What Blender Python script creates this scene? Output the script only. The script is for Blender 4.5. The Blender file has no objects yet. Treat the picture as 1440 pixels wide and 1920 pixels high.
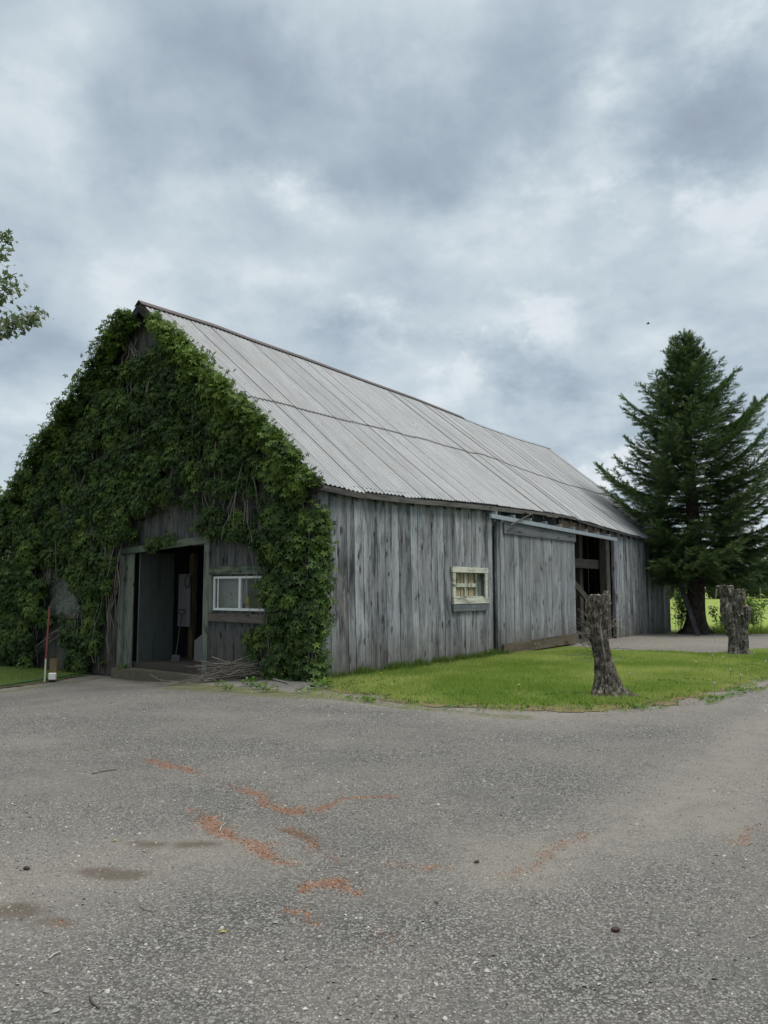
import bpy, math, random
import numpy as np
from mathutils import Vector, Matrix, noise as mnoise
R = math.radians
random.seed(7); RNG = np.random.default_rng(11)
SC = bpy.context.scene

# ------------------------------------------------------------------ camera
FPX, CX, CY, HOR = 1480.0, 720.0, 960.0, 1103.0      # photograph is 1440 x 1920
PITCH = math.atan((HOR-CY)/FPX); CAMH = 1.6
cd = bpy.data.cameras.new('camera'); cam = bpy.data.objects.new('camera', cd)
SC.collection.objects.link(cam); SC.camera = cam
cam.location = (0, 0, CAMH); cam.rotation_euler = (R(90)+PITCH, 0, 0)
cd.sensor_fit = 'HORIZONTAL'; cd.sensor_width = 36; cd.lens = 36*FPX/1440
cd.clip_start = 0.05; cd.clip_end = 3000
SC.view_settings.view_transform = 'Standard'; SC.view_settings.look = 'None'
SC.view_settings.exposure = 0.55; SC.view_settings.gamma = 1
SC.cycles.max_bounces = 6; SC.cycles.transparent_max_bounces = 8

def ray(px, py):
    x = (px-CX)/FPX; y = -(py-CY)/FPX
    c, s = math.cos(PITCH), math.sin(PITCH)
    return Vector((x, c - y*s, s + y*c))
def P(px, py, z=0.0):
    d = ray(px, py); t = (z-CAMH)/d.z
    return Vector((d.x*t, d.y*t, z))
def PD(px, py, Y):
    d = ray(px, py); t = Y/d.y
    return Vector((d.x*t, Y, CAMH+d.z*t))

# ------------------------------------------------------------------ node helpers
class NT:
    def __init__(s, nt): s.nt = nt
    def n(s, t, **k):
        nd = s.nt.nodes.new(t)
        for a, b in k.items(): setattr(nd, a, b)
        return nd
    def put(s, sock, v):
        if isinstance(v, bpy.types.NodeSocket): s.nt.links.new(v, sock)
        elif v is not None:
            if hasattr(sock.default_value, '__len__') and not hasattr(v, '__len__'): v = [v]*len(sock.default_value)
            if hasattr(v, '__len__') and len(sock.default_value) == 4 and len(v) == 3: v = (*v, 1)
            sock.default_value = v
    def m(s, op, a, b=None, c=None, clamp=False):
        nd = s.n('ShaderNodeMath', operation=op, use_clamp=clamp)
        s.put(nd.inputs[0], a)
        if b is not None: s.put(nd.inputs[1], b)
        if c is not None: s.put(nd.inputs[2], c)
        return nd.outputs[0]
    def v(s, op, a, b=None, out=0):
        nd = s.n('ShaderNodeVectorMath', operation=op); s.put(nd.inputs[0], a)
        if b is not None:
            if op == 'SCALE': s.put(nd.inputs['Scale'], b)
            else: s.put(nd.inputs[1], b)
        return nd.outputs[out]
    def noise(s, vec, scale, detail=4, rough=.55, dist=0, col=False):
        nd = s.n('ShaderNodeTexNoise'); s.put(nd.inputs['Vector'], vec)
        nd.inputs['Scale'].default_value = scale; nd.inputs['Detail'].default_value = detail
        nd.inputs['Roughness'].default_value = rough; nd.inputs['Distortion'].default_value = dist
        return nd.outputs['Color' if col else 'Fac']
    def vor(s, vec, scale, feature='F1', out='Distance', rnd=1):
        nd = s.n('ShaderNodeTexVoronoi', feature=feature); s.put(nd.inputs['Vector'], vec)
        nd.inputs['Scale'].default_value = scale; nd.inputs['Randomness'].default_value = rnd
        return nd.outputs[out]
    def mix(s, f, a, b, blend='MIX'):
        nd = s.n('ShaderNodeMix', data_type='RGBA', blend_type=blend)
        s.put(nd.inputs[0], f); s.put(nd.inputs[6], a); s.put(nd.inputs[7], b)
        return nd.outputs[2]
    def rng(s, v, a, b, c=0., d=1., smooth=False):
        nd = s.n('ShaderNodeMapRange', interpolation_type='SMOOTHSTEP' if smooth else 'LINEAR'); nd.clamp = True
        s.put(nd.inputs['Value'], v)
        for i, x in enumerate((a, b, c, d)): s.put(nd.inputs[i+1], x)
        return nd.outputs[0]
    def ramp(s, f, stops):
        nd = s.n('ShaderNodeValToRGB'); s.put(nd.inputs[0], f); e = nd.color_ramp.elements
        while len(e) < len(stops): e.new(.5)
        for k, (p, c) in enumerate(stops): e[k].position = p; e[k].color = (*c, 1)
        return nd.outputs[0]
    def attr(s, name, out='Fac'):
        nd = s.n('ShaderNodeAttribute'); nd.attribute_name = name; return nd.outputs[out]
    def obj(s): return s.n('ShaderNodeTexCoord').outputs['Object']
    def sep(s, v):
        nd = s.n('ShaderNodeSeparateXYZ'); s.put(nd.inputs[0], v); return nd.outputs
    def comb(s, x, y, z):
        nd = s.n('ShaderNodeCombineXYZ')
        for i, q in enumerate((x, y, z)): s.put(nd.inputs[i], q)
        return nd.outputs[0]
    def bump(s, h, strength=.5, dist=.02):
        nd = s.n('ShaderNodeBump'); s.put(nd.inputs['Height'], h)
        nd.inputs['Strength'].default_value = strength; nd.inputs['Distance'].default_value = dist
        return nd.outputs[0]

def mat(name):
    m = bpy.data.materials.new(name); m.use_nodes = True
    nt = m.node_tree; b = nt.nodes['Principled BSDF']
    return m, NT(nt), b
def finish(q, b, col, rough=.85, bump=None, metal=None, spec=None):
    q.put(b.inputs['Base Color'], col); q.put(b.inputs['Roughness'], rough)
    if bump is not None: q.put(b.inputs['Normal'], bump)
    if metal is not None: q.put(b.inputs['Metallic'], metal)
    if spec is not None: q.put(b.inputs['Specular IOR Level'], spec)

# ------------------------------------------------------------------ world
def srgb(r, g, b):
    f = lambda c: (c/255/12.92) if c/255 <= .04045 else ((c/255+.055)/1.055)**2.4
    return (f(r), f(g), f(b))
SUN_EL, SUN_AZ = R(61), R(118)       # azimuth clockwise from +Y
W = bpy.data.worlds.new('World'); SC.world = W; W.use_nodes = True
q = NT(W.node_tree); bg = W.node_tree.nodes['Background']
sky = q.n('ShaderNodeTexSky', sky_type='NISHITA'); sky.sun_disc = False
sky.sun_elevation = SUN_EL; sky.sun_rotation = SUN_AZ
d = q.n('ShaderNodeTexCoord').outputs['Generated']
dx, dy, dz = q.sep(d)
den = q.m('MAXIMUM', q.m('ADD', dz, .22), .04)
pl = q.comb(q.m('DIVIDE', dx, den), q.m('DIVIDE', dy, den), 0.0)
wp = q.v('ADD', pl, q.v('SCALE', q.v('SUBTRACT', q.noise(pl, 1.4, 3, col=True), (.5, .5, .5)), .16))
nA = q.noise(wp, .85, 6, .52)
nB = q.noise(q.v('ADD', wp, (4.3, 9.1, 0)), 3.0, 8, .54)
nC = q.noise(q.v('ADD', q.v('MULTIPLY', d, (3.0, 3.0, 4.4)), q.v('SCALE', q.v('SUBTRACT', q.noise(d, 6, 3, .5, col=True), (.5, .5, .5)), .35)), 1.9, 8, .52)
cl = q.m('ADD', q.m('ADD', q.m('MULTIPLY', q.m('SUBTRACT', nA, .5), 1.0), q.m('MULTIPLY', q.m('SUBTRACT', nB, .5), .95)),
         q.m('MULTIPLY', q.m('SUBTRACT', nC, .5), 1.15))
wd = q.v('ADD', d, q.v('SCALE', q.v('SUBTRACT', q.noise(d, 4.0, 6, .62, col=True), (.5, .5, .5)), .24))
shp = q.rng(q.noise(q.v('MULTIPLY', d, (1, 1, 1.7)), 8.0, 9, .62), .44, .58)
cl = q.m('ADD', cl, q.m('MULTIPLY', q.m('SUBTRACT', shp, .5), q.rng(dz, .62, .05, .05, .20)))
def blob(px, py, sx, sy, amp):
    global cl
    c = ray(px, py).normalized()
    e = q.v('MULTIPLY', q.v('SUBTRACT', wd, tuple(c)), (FPX/sx, FPX/sx, FPX/sy))
    l2 = q.v('DOT_PRODUCT', e, e, out=1)
    g = q.m('POWER', 2.71828, q.m('MULTIPLY', l2, -1.0))
    if amp > .2: g = q.m('MULTIPLY', g, q.m('ADD', .45, q.m('MULTIPLY', shp, .8)))
    cl = q.m('ADD', cl, q.m('MULTIPLY', g, amp*1.25))
for a in [(620, 260, 300, 110, -.32), (1010, 90, 120, 80, -.26), (1370, 210, 110, 100, -.48), (1240, 90, 60, 60, -.12), (250, 120, 120, 60, .12), (330, 90, 200, 60, -.12),
          (880, 330, 200, 60, -.12), (1390, 60, 90, 70, .22), (1150, 160, 70, 200, .25), (1230, 330, 110, 60, .3), (990, 330, 60, 60, .22), (540, 380, 60, 30, .22), (640, 60, 120, 60, .12), (690, 650, 60, 40, -.14), (830, 230, 120, 90, -.12),
          (60, 150, 150, 120, .18), (90, 300, 120, 90, .15), (520, 395, 130, 40, .16), (820, 600, 190, 45, .30),
          (1000, 590, 90, 40, .28), (820, 700, 150, 45, .24), (1080, 750, 160, 30, .16), (1130, 885, 90, 50, .50),
          (900, 650, 90, 26, -.16), (1060, 680, 160, 30, -.16), (1130, 610, 160, 50, -.12), (1400, 360, 120, 50, .22),
          (250, 330, 140, 60, -.08), (100, 640, 200, 90, -.02), (300, 420, 200, 40, .12), (30, 800, 120, 100, .06)]:
    blob(*a)
cc = q.ramp(q.rng(cl, -.75, .75), [(0, srgb(148, 161, 175)), (.22, srgb(165, 179, 192)), (.40, srgb(184, 198, 209)),
     (.55, srgb(200, 213, 221)), (.72, srgb(223, 231, 236)), (1, srgb(236, 241, 244))])
cc = q.v('SCALE', cc, 1/2**.55)
up = q.rng(dz, .62, .95, 0, 1, True)           # sky above the view brightened to add light on the scene
cc = q.mix(up, cc, (1.22, 1.20, 1.14))
low = q.rng(dz, -.02, -.3, 1.0, .35)
cc = q.v('SCALE', cc, low)
col = q.mix(.93, sky.outputs[0], q.v('SCALE', cc, 10.0))
q.put(bg.inputs[0], col); bg.inputs[1].default_value = .1

sl = bpy.data.lights.new('sun', 'SUN'); sl.energy = 1.5; sl.angle = R(24); sl.color = (1, .955, .88)
so = bpy.data.objects.new('sun', sl); SC.collection.objects.link(so)
sd = Vector((math.sin(SUN_AZ)*math.cos(SUN_EL), math.cos(SUN_AZ)*math.cos(SUN_EL), math.sin(SUN_EL)))
so.rotation_euler = sd.to_track_quat('Z', 'Y').to_euler(); so.location = sd*60

# ------------------------------------------------------------------ object helpers
def tag(o, label=None, cat=None, group=None, kind=None):
    for k, v in (('label', label), ('category', cat), ('group', group), ('kind', kind)):
        if v: o[k] = v
    return o
def empty(name, loc=(0, 0, 0), rz=0, **k):
    o = bpy.data.objects.new(name, None); SC.collection.objects.link(o)
    o.location = loc; o.rotation_euler = (0, 0, rz); o.empty_display_size = .2
    return tag(o, **k)
def link(name, me, m=None, parent=None):
    o = bpy.data.objects.new(name, me); SC.collection.objects.link(o)
    if m is not None: me.materials.append(m)
    if parent is not None: o.parent = parent
    return o
def fast_mesh(name, V, F, attrs=None, smooth=False):
    """V (n,3), F (m,k) all the same size"""
    V = np.asarray(V, np.float32); F = np.asarray(F, np.int32)
    me = bpy.data.meshes.new(name); k = F.shape[1]
    me.vertices.add(len(V)); me.vertices.foreach_set('co', V.ravel())
    me.loops.add(F.size); me.loops.foreach_set('vertex_index', F.ravel())
    me.polygons.add(len(F)); me.polygons.foreach_set('loop_start', np.arange(0, F.size, k, dtype=np.int32))
    me.polygons.foreach_set('loop_total', np.full(len(F), k, np.int32))
    if smooth: me.polygons.foreach_set('use_smooth', np.ones(len(F), bool))
    me.update(calc_edges=True)
    for n_, a in (attrs or {}).items():
        at = me.attributes.new(n_, 'FLOAT', 'POINT'); at.data.foreach_set('value', np.asarray(a, np.float32))
    return me
def scatter(name, tv, tf, pos, rot, scale, attrs, m, parent=None):
    """copies of a small template joined in one mesh; rot (n,3,3), scale (n,) or (n,3)"""
    tv = np.asarray(tv, float); tf = np.asarray(tf, int); n = len(pos); k = len(tv)
    sc = np.asarray(scale, float); sc = sc[:, None] if sc.ndim == 1 else sc
    L = tv[None]*(sc[:, None, :] if sc.shape[1] == 3 else sc[:, None, :])
    V = np.einsum('nij,nkj->nki', rot, L) + np.asarray(pos)[:, None, :]
    F = (tf[None]+(np.arange(n)*k)[:, None, None]).reshape(-1, tf.shape[1])
    A = {a: np.repeat(v, k) for a, v in attrs.items()}
    return link(name, fast_mesh(name, V.reshape(-1, 3), F, A), m, parent)
def frames(ax, spin=None):
    """rotation matrices whose local Z is ax, spun at random"""
    ax = ax/np.linalg.norm(ax, axis=1, keepdims=True); n = len(ax)
    if spin is None: spin = RNG.uniform(0, 2*np.pi, n)
    t = np.where(np.abs(ax[:, 2:3]) < .9, np.array([[0, 0, 1.]]), np.array([[1., 0, 0]]))
    a = np.cross(t, ax); a /= np.linalg.norm(a, axis=1, keepdims=True); b = np.cross(ax, a)
    c, s = np.cos(spin)[:, None], np.sin(spin)[:, None]
    return np.stack([a*c+b*s, -a*s+b*c, ax], axis=2)
def frames_xy(x, z):
    """local X along x, local Z near z"""
    x = x/np.linalg.norm(x, axis=1, keepdims=True); y = np.cross(z, x)
    y /= np.maximum(np.linalg.norm(y, axis=1, keepdims=True), 1e-6); z2 = np.cross(x, y)
    return np.stack([x, y, z2], axis=2)
def vnoise(x, y, seed=0):
    x = np.asarray(x, float); y = np.asarray(y, float)
    xi = np.floor(x).astype(int); yi = np.floor(y).astype(int); fx = x-xi; fy = y-yi
    fx = fx*fx*(3-2*fx); fy = fy*fy*(3-2*fy)
    def h(a, b):
        n = (a*374761393 + b*668265263 + seed*974711) & 0xffffffff
        n = ((n ^ (n >> 13))*1274126177) & 0xffffffff
        return ((n ^ (n >> 16)) & 0xffff)/65535.
    return (h(xi, yi)*(1-fx)+h(xi+1, yi)*fx)*(1-fy)+(h(xi, yi+1)*(1-fx)+h(xi+1, yi+1)*fx)*fy
def fbm(x, y, seed=0, o=4):
    s = 0; a = .5
    for k in range(o): s = s+a*vnoise(np.asarray(x)*2**k, np.asarray(y)*2**k, seed+k); a *= .5
    return s/(1-.5**o)
def inpoly(x, y, poly):
    x = np.asarray(x); y = np.asarray(y); r = np.zeros(x.shape, bool); n = len(poly)
    for i in range(n):
        x0, y0 = poly[i][:2]; x1, y1 = poly[(i+1) % n][:2]
        if y0 == y1: continue
        c = ((y0 > y) != (y1 > y)) & (x < (x1-x0)*(y-y0)/(y1-y0)+x0); r ^= c
    return r
def polydist(x, y, pts, closed=False):
    x = np.asarray(x, float); y = np.asarray(y, float); best = np.full(x.shape, 1e9)
    n = len(pts)
    for i in range(n if closed else n-1):
        ax, ay = pts[i][:2]; bx, by = pts[(i+1) % n][:2]
        l2 = (bx-ax)**2+(by-ay)**2+1e-9
        t = np.clip(((x-ax)*(bx-ax)+(y-ay)*(by-ay))/l2, 0, 1)
        best = np.minimum(best, np.hypot(x-ax-t*(bx-ax), y-ay-t*(by-ay)))
    return best
class MB:
    def __init__(s): s.v = []; s.f = []; s.r = []
    def hexa(s, pts, rnd=None):
        b = len(s.v); s.v += [tuple(p) for p in pts]; rnd = random.random() if rnd is None else rnd
        s.r += [rnd]*8
        s.f += [tuple(b+i for i in f) for f in ((3, 2, 1, 0), (4, 5, 6, 7), (0, 1, 5, 4), (1, 2, 6, 5), (2, 3, 7, 6), (3, 0, 4, 7))]
    def box(s, x0, x1, y0, y1, z0, z1, rnd=None, j=0):
        J = lambda: random.uniform(-j, j)
        s.hexa([(x+J(), y+J(), z+J()) for z in (z0, z1) for (x, y) in ((x0, y0), (x1, y0), (x1, y1), (x0, y1))], rnd)
    def bar(s, a, b, w, t, rnd=None, up=(0, 0, 1)):
        a = Vector(a); b = Vector(b); d = (b-a).normalized(); u = Vector(up)
        if abs(d.dot(u)) > .97: u = Vector((1, 0, 0))
        sx = d.cross(u).normalized()*w/2; sy = sx.cross(d).normalized()*t/2
        s.hexa([a-sx-sy, a+sx-sy, a+sx+sy, a-sx+sy, b-sx-sy, b+sx-sy, b+sx+sy, b-sx+sy], rnd)
    def tube(s, pts, radii, n=6, rnd=None, cap=True):
        rnd = random.random() if rnd is None else rnd; base = len(s.v); pts = [Vector(p) for p in pts]
        for i, p in enumerate(pts):
            d = (pts[min(i+1, len(pts)-1)]-pts[max(i-1, 0)]).normalized()
            u = Vector((0, 0, 1)) if abs(d.z) < .9 else Vector((1, 0, 0))
            a = d.cross(u).normalized(); c = a.cross(d)
            for k in range(n):
                t = 2*math.pi*k/n; s.v.append(tuple(p+(a*math.cos(t)+c*math.sin(t))*radii[i])); s.r.append(rnd)
        for i in range(len(pts)-1):
            for k in range(n):
                a0 = base+i*n+k; a1 = base+i*n+(k+1) % n; s.f.append((a0, a1, a1+n, a0+n))
        if cap:
            s.f.append(tuple(base+k for k in range(n))[::-1]); e = base+(len(pts)-1)*n
            s.f.append(tuple(e+k for k in range(n)))
    def build(s, name, m, parent=None, smooth=False):
        me = bpy.data.meshes.new(name); me.from_pydata(s.v, [], s.f)
        at = me.attributes.new('rnd', 'FLOAT', 'POINT'); at.data.foreach_set('value', s.r)
        if smooth: me.polygons.foreach_set('use_smooth', [True]*len(me.polygons))
        me.update(); return link(name, me, m, parent)

# ------------------------------------------------------------------ barn frame of reference
C0 = P(606, 1275); C1 = P(1258, 1182)
U = Vector((C1.x-C0.x, C1.y-C0.y, 0)); BL = U.length; U.normalize(); Vd = Vector((-U.y, U.x, 0))
BANG = math.atan2(U.y, U.x); BW = 10.45; RV = 5.19
def SW(px, py, v=0.0):       # point on the long side wall -> (u, z)
    d = ray(px, py); o = Vector((0, 0, CAMH)); n = Vd; base = C0+Vd*v
    t = (base-o).dot(n)/d.dot(n); p = o+d*t-base; return p.dot(U), p.z
def FW(px, py, u=0.0):       # point on the gable wall -> (v, z)
    d = ray(px, py); o = Vector((0, 0, CAMH)); base = C0+U*u
    t = (base-o).dot(U)/d.dot(U); p = o+d*t-base; return p.dot(Vd), p.z
def B2W(u, v, z): return C0+U*u+Vd*v+Vector((0, 0, z))
def sst(x): x = np.clip(x, 0, 1); return x*x*(3-2*x)
def T(x, y):                 # ground height
    x = np.asarray(x, float); y = np.asarray(y, float)
    t = (x-C0.x)*Vd.x+(y-C0.y)*Vd.y
    return -.33*sst(t/5.2)*sst((x+16)/3+8)+.012*(fbm(x*.35, y*.35, 5, 2)-.5)
def Tf(x, y): return float(T(x, y))
def PT(px, py):              # pixel to terrain
    z = 0.
    for _ in range(6): p = P(px, py, z); z = Tf(p.x, p.y)
    return P(px, py, z)

# ------------------------------------------------------------------ materials
def wood(name, dark, light, axis='z', dirt=None, grain=1.0, paint=None, rough=.9, contrast=1.0, knots=True):
    m, q, b = mat(name); o = q.obj(); r = q.attr('rnd')
    off = q.v('ADD', o, q.comb(q.m('MULTIPLY', r, 31.7), q.m('MULTIPLY', r, 17.3), q.m('MULTIPLY', r, 53.1)))
    k = {'z': (1, 1, .05), 'x': (.05, 1, 1), 'y': (1, .05, 1)}[axis]; k3 = {'z': (1, 1, .22), 'x': (.22, 1, 1), 'y': (1, .22, 1)}[axis]
    warp = q.v('ADD', off, q.v('SCALE', q.noise(off, 3.0, 2, col=True), .06))
    g = q.noise(q.v('MULTIPLY', warp, k), 38*grain, 6, .7)
    g2 = q.noise(q.v('MULTIPLY', off, k), 9*grain, 4, .6)
    big = q.noise(q.v('MULTIPLY', off, k3), 3.0, 5, .65, .8)
    f = q.m('ADD', q.m('ADD', q.m('MULTIPLY', g, .55), q.m('MULTIPLY', g2, .35)), q.m('MULTIPLY', q.m('SUBTRACT', big, .5), .9))
    f = q.m('ADD', f, q.m('MULTIPLY', q.m('SUBTRACT', r, .5), .22))
    f = q.rng(f, .45-.27/contrast, .45+.27/contrast)
    col = q.mix(f, dark, light)
    hs = q.noise(off, .9, 2); col = q.mix(q.m('MULTIPLY', q.rng(hs, .45, .65), .3), col, (light[0]*.62, light[1]*.69, light[2]*.76))
    ds = q.rng(q.noise(q.v('MULTIPLY', warp, k3), 5.5, 5, .7, .5), .54, .70); col = q.mix(q.m('MULTIPLY', ds, min(.9, .70*contrast)), col, dark); br_ = q.rng(q.noise(q.v('MULTIPLY', off, k3), 2.1, 4, .6), .56, .70); col = q.mix(q.m('MULTIPLY', br_, .35), col, (light[0]*.62, light[1]*.53, light[2]*.45))
    ls = q.rng(q.noise(q.v('ADD', q.v('MULTIPLY', warp, k), (7, 3, 1)), 22, 4, .7), .60, .72); col = q.mix(q.m('MULTIPLY', ls, .45), col, tuple(min(.6, c*1.35) for c in light))
    if paint is not None:
        pn = q.noise(q.v('MULTIPLY', off, k3), 7, 5, .7); pf = q.rng(pn, paint[1], paint[1]+.09)
        col = q.mix(pf, col, q.mix(g, tuple(c*.75 for c in paint[0]), paint[0]))
    h = g
    if knots:
        kv = q.v('MULTIPLY', q.v('ADD', off, q.v('SCALE', q.noise(off, 9, 2, col=True), .09)), {'z': (1, 1, .42), 'x': (.42, 1, 1), 'y': (1, .42, 1)}[axis])
        kn = q.vor(kv, 4.6); kf = q.rng(kn, .21, .10); crk = q.noise(q.v('MULTIPLY', off, k), 70, 2)
        col = q.mix(q.m('MULTIPLY', kf, .8), col, tuple(c*.45 for c in dark))
        cf = q.rng(crk, .62, .69); col = q.mix(q.m('MULTIPLY', cf, .75), col, tuple(c*.35 for c in dark))
        h = q.m('SUBTRACT', g, q.m('MULTIPLY', cf, .8))
    if dirt:
        z = q.sep(o)[2]
        df = q.m('MULTIPLY', q.rng(q.m('ADD', z, q.m('MULTIPLY', q.noise(off, 5, 4), -.6)), dirt[0], dirt[1], 1, 0), .65)
        col = q.mix(df, col, q.mix(g, (.035, .029, .022), (.13, .108, .082)))
    finish(q, b, col, rough, q.bump(h, .55, .006), spec=.15)
    return m
M = {}
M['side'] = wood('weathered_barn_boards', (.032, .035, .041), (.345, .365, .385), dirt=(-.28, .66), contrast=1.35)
M['slide'] = wood('sliding_door_boards', (.072, .079, .086), (.345, .365, .385), dirt=(-.25, .50), contrast=1.0)
M['rail'] = wood('grey_cross_board', (.07, .075, .085), (.21, .225, .245), 'x')
M['railb'] = wood('muddy_cross_board', (.055, .045, .032), (.19, .16, .12), 'x')
M['rake'] = wood('dark_rake_board', (.018, .018, .018), (.07, .068, .066), 'y')
M['fascia'] = wood('rotten_eaves_board', (.035, .033, .03), (.155, .148, .138), 'x', contrast=1.2)
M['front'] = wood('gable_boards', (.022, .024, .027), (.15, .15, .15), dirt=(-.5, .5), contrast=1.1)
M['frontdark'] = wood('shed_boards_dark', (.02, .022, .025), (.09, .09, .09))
M['greenv'] = wood('faded_green_board', (.045, .052, .045), (.18, .20, .175), 'z', paint=((.18, .205, .175), .42))
M['greenh'] = wood('faded_green_header', (.04, .05, .042), (.15, .18, .145), 'y', paint=((.15, .185, .14), .46))
M['doorleaf'] = wood('green_grey_door_board', (.055, .068, .062), (.125, .148, .137), knots=False, contrast=.8, paint=((.11, .135, .125), .45))
M['sillh'] = wood('bare_sill_board', (.05, .043, .038), (.24, .205, .18), 'y')
M['beam'] = wood('old_barn_timber', (.03, .028, .025), (.105, .098, .088))
M['beamx'] = wood('old_barn_tie_beam', (.02, .02, .019), (.065, .062, .056), 'x')
M['pframe'] = wood('peeling_pale_green_frame', (.15, .15, .13), (.40, .41, .36), 'x', paint=((.56, .57, .49), .42))
M['pframev'] = wood('peeling_pale_green_jamb', (.13, .14, .11), (.36, .38, .32), 'z', paint=((.50, .53, .44), .42))
M['ply'] = wood('boarded_inner_shutter', (.16, .135, .085), (.60, .50, .35), contrast=.8)
M['orange'] = wood('tan_header_board', (.06, .045, .03), (.21, .16, .12), 'x')
M['post'] = wood('brown_post_wood', (.05, .04, .022), (.17, .135, .075))
M['twig'] = wood('dry_twig_bark', (.07, .062, .052), (.29, .265, .23), knots=False)

m, q, b = mat('corrugated_zinc'); o = q.obj(); sm = q.attr('seam'); rn = q.attr('rnd')
st = q.noise(q.v('MULTIPLY', o, (2.2, .35, .35)), 3.0, 6, .65); fine = q.noise(o, 26, 5, .7); sp = q.noise(o, 1.1, 4)
col = q.mix(q.rng(q.m('ADD', st, q.m('MULTIPLY', q.m('SUBTRACT', rn, .5), .14)), .25, .75), (.225, .24, .253), (.36, .378, .394))
col = q.mix(q.m('MULTIPLY', q.rng(fine, .5, .75), .45), col, (.15, .155, .16))
col = q.mix(q.m('MULTIPLY', q.rng(sp, .5, .72), .3), col, (.25, .235, .215))
ru = q.m('MULTIPLY', sm, q.rng(q.noise(o, 6, 4), .2, .5, .65, 1))
col = q.mix(ru, col, (.055, .038, .034))
rt = q.rng(q.noise(o, 14, 4), .62, .70); col = q.mix(q.m('MULTIPLY', rt, .5), col, (.12, .10, .085))
finish(q, b, col, .62, q.bump(fine, .25, .004), metal=.15, spec=.3); M['roof'] = m
m, q, b = mat('ridge_metal'); o = q.obj(); n_ = q.noise(o, 9, 4)
finish(q, b, q.mix(n_, (.035, .027, .027), (.12, .095, .095)), .7, q.bump(n_, .3, .01)); M['ridge'] = m
m, q, b = mat('galvanised_track'); o = q.obj(); n_ = q.noise(o, 5, 5, .7)
finish(q, b, q.mix(n_, (.20, .235, .27), (.40, .45, .50)), .5, metal=.25); M['track'] = m
m, q, b = mat('white_vinyl'); n_ = q.noise(q.obj(), 14, 4)
finish(q, b, q.mix(n_, (.50, .53, .54), (.72, .75, .76)), .5); M['white'] = m
m, q, b = mat('dirty_glass'); o = q.obj(); n_ = q.noise(o, 4, 5, .7)
finish(q, b, q.mix(n_, (.03, .036, .042), (.085, .10, .11)), q.rng(n_, .3, .7, .12, .4), spec=.6); M['glass'] = m
m, q, b = mat('clear_glass'); nt = m.node_tree
tr = q.n('ShaderNodeBsdfTransparent'); gl = q.n('ShaderNodeBsdfGlossy'); gl.inputs['Roughness'].default_value = .08
fr = q.n('ShaderNodeLayerWeight'); mx = q.n('ShaderNodeMixShader')
tr.inputs[0].default_value = (.94, .95, .96, 1)
q.put(mx.inputs[0], q.m('ADD', q.m('MULTIPLY', q.m('POWER', fr.outputs['Facing'], 3.0), .5), .05)); q.put(mx.inputs[1], tr.outputs[0]); q.put(mx.inputs[2], gl.outputs[0])
df_ = q.n('ShaderNodeBsdfDiffuse'); q.put(df_.inputs[0], (.085, .105, .125)); m2_ = q.n('ShaderNodeMixShader'); q.put(m2_.inputs[0], q.rng(q.noise(q.obj(), 5, 5, .7), .3, .7, .05, .20)); q.put(m2_.inputs[1], mx.outputs[0]); q.put(m2_.inputs[2], df_.outputs[0])
q.put(nt.nodes['Material Output'].inputs[0], m2_.outputs[0]); M['clear'] = m; gl.inputs['Color'].default_value = (.45, .45, .45, 1)
m, q, b = mat('plastic_sheeting'); o = q.obj(); n_ = q.noise(q.v('MULTIPLY', o, (1, 2.5, 1)), 3.2, 4, .6, 1.5)
finish(q, b, q.mix(n_, (.06, .07, .062), (.20, .215, .19)), q.rng(n_, .3, .6, .14, .4), q.bump(n_, 1.0, .12), spec=.6); M['sheet'] = m
def plain(name, a, c, rough=.6, sc=12, metal=0):
    m, q, b = mat(name); n_ = q.noise(q.obj(), sc, 4, .6)
    finish(q, b, q.mix(n_, a, c), rough, q.bump(n_, .2, .005), metal=metal); return m
M['yellow'] = plain('yellow_plastic', (.42, .32, .02), (.55, .43, .05), .4)
M['cream'] = plain('cream_paint', (.30, .30, .26), (.42, .42, .37))
M['panelw'] = plain('old_white_panel', (.34, .35, .36), (.48, .49, .50))
M['panelin'] = plain('grimy_white_panel', (.13, .135, .14), (.21, .215, .225))
M['dark'] = plain('dark_iron', (.012, .012, .014), (.04, .04, .042), .5)
M['steel'] = plain('worn_steel', (.2, .2, .2), (.35, .35, .35), .35, metal=.6)
M['red'] = plain('faded_red_rod', (.16, .03, .03), (.26, .055, .05), .6)
M['rodw'] = plain('scuffed_white_rod', (.3, .3, .27), (.5, .5, .46), .6)
m, q, b = mat('rusty_crumb'); r = q.attr('rnd'); finish(q, b, q.ramp(r, [(0, (.07, .03, .018)), (.4, (.19, .075, .035)), (.8, (.36, .16, .075)), (1, (.48, .30, .18))]), .9, spec=.15); M['crumb'] = m
M['litter'] = plain('dead_leaf', (.085, .045, .025), (.22, .12, .07), .9, 30)
M['hose'] = plain('green_hose_rubber', (.012, .045, .025), (.03, .09, .05), .45)
M['concrete'] = plain('mossy_concrete', (.045, .042, .03), (.13, .115, .085), .95, 9)
M['soil'] = plain('barn_dirt_floor', (.03, .026, .022), (.07, .06, .05), .95)
M['glaze'] = plain('white_porcelain', (.6, .6, .6), (.7, .7, .7), .3)
M['bird'] = plain('dark_feathers', (.01, .01, .012), (.03, .03, .03))

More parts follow.
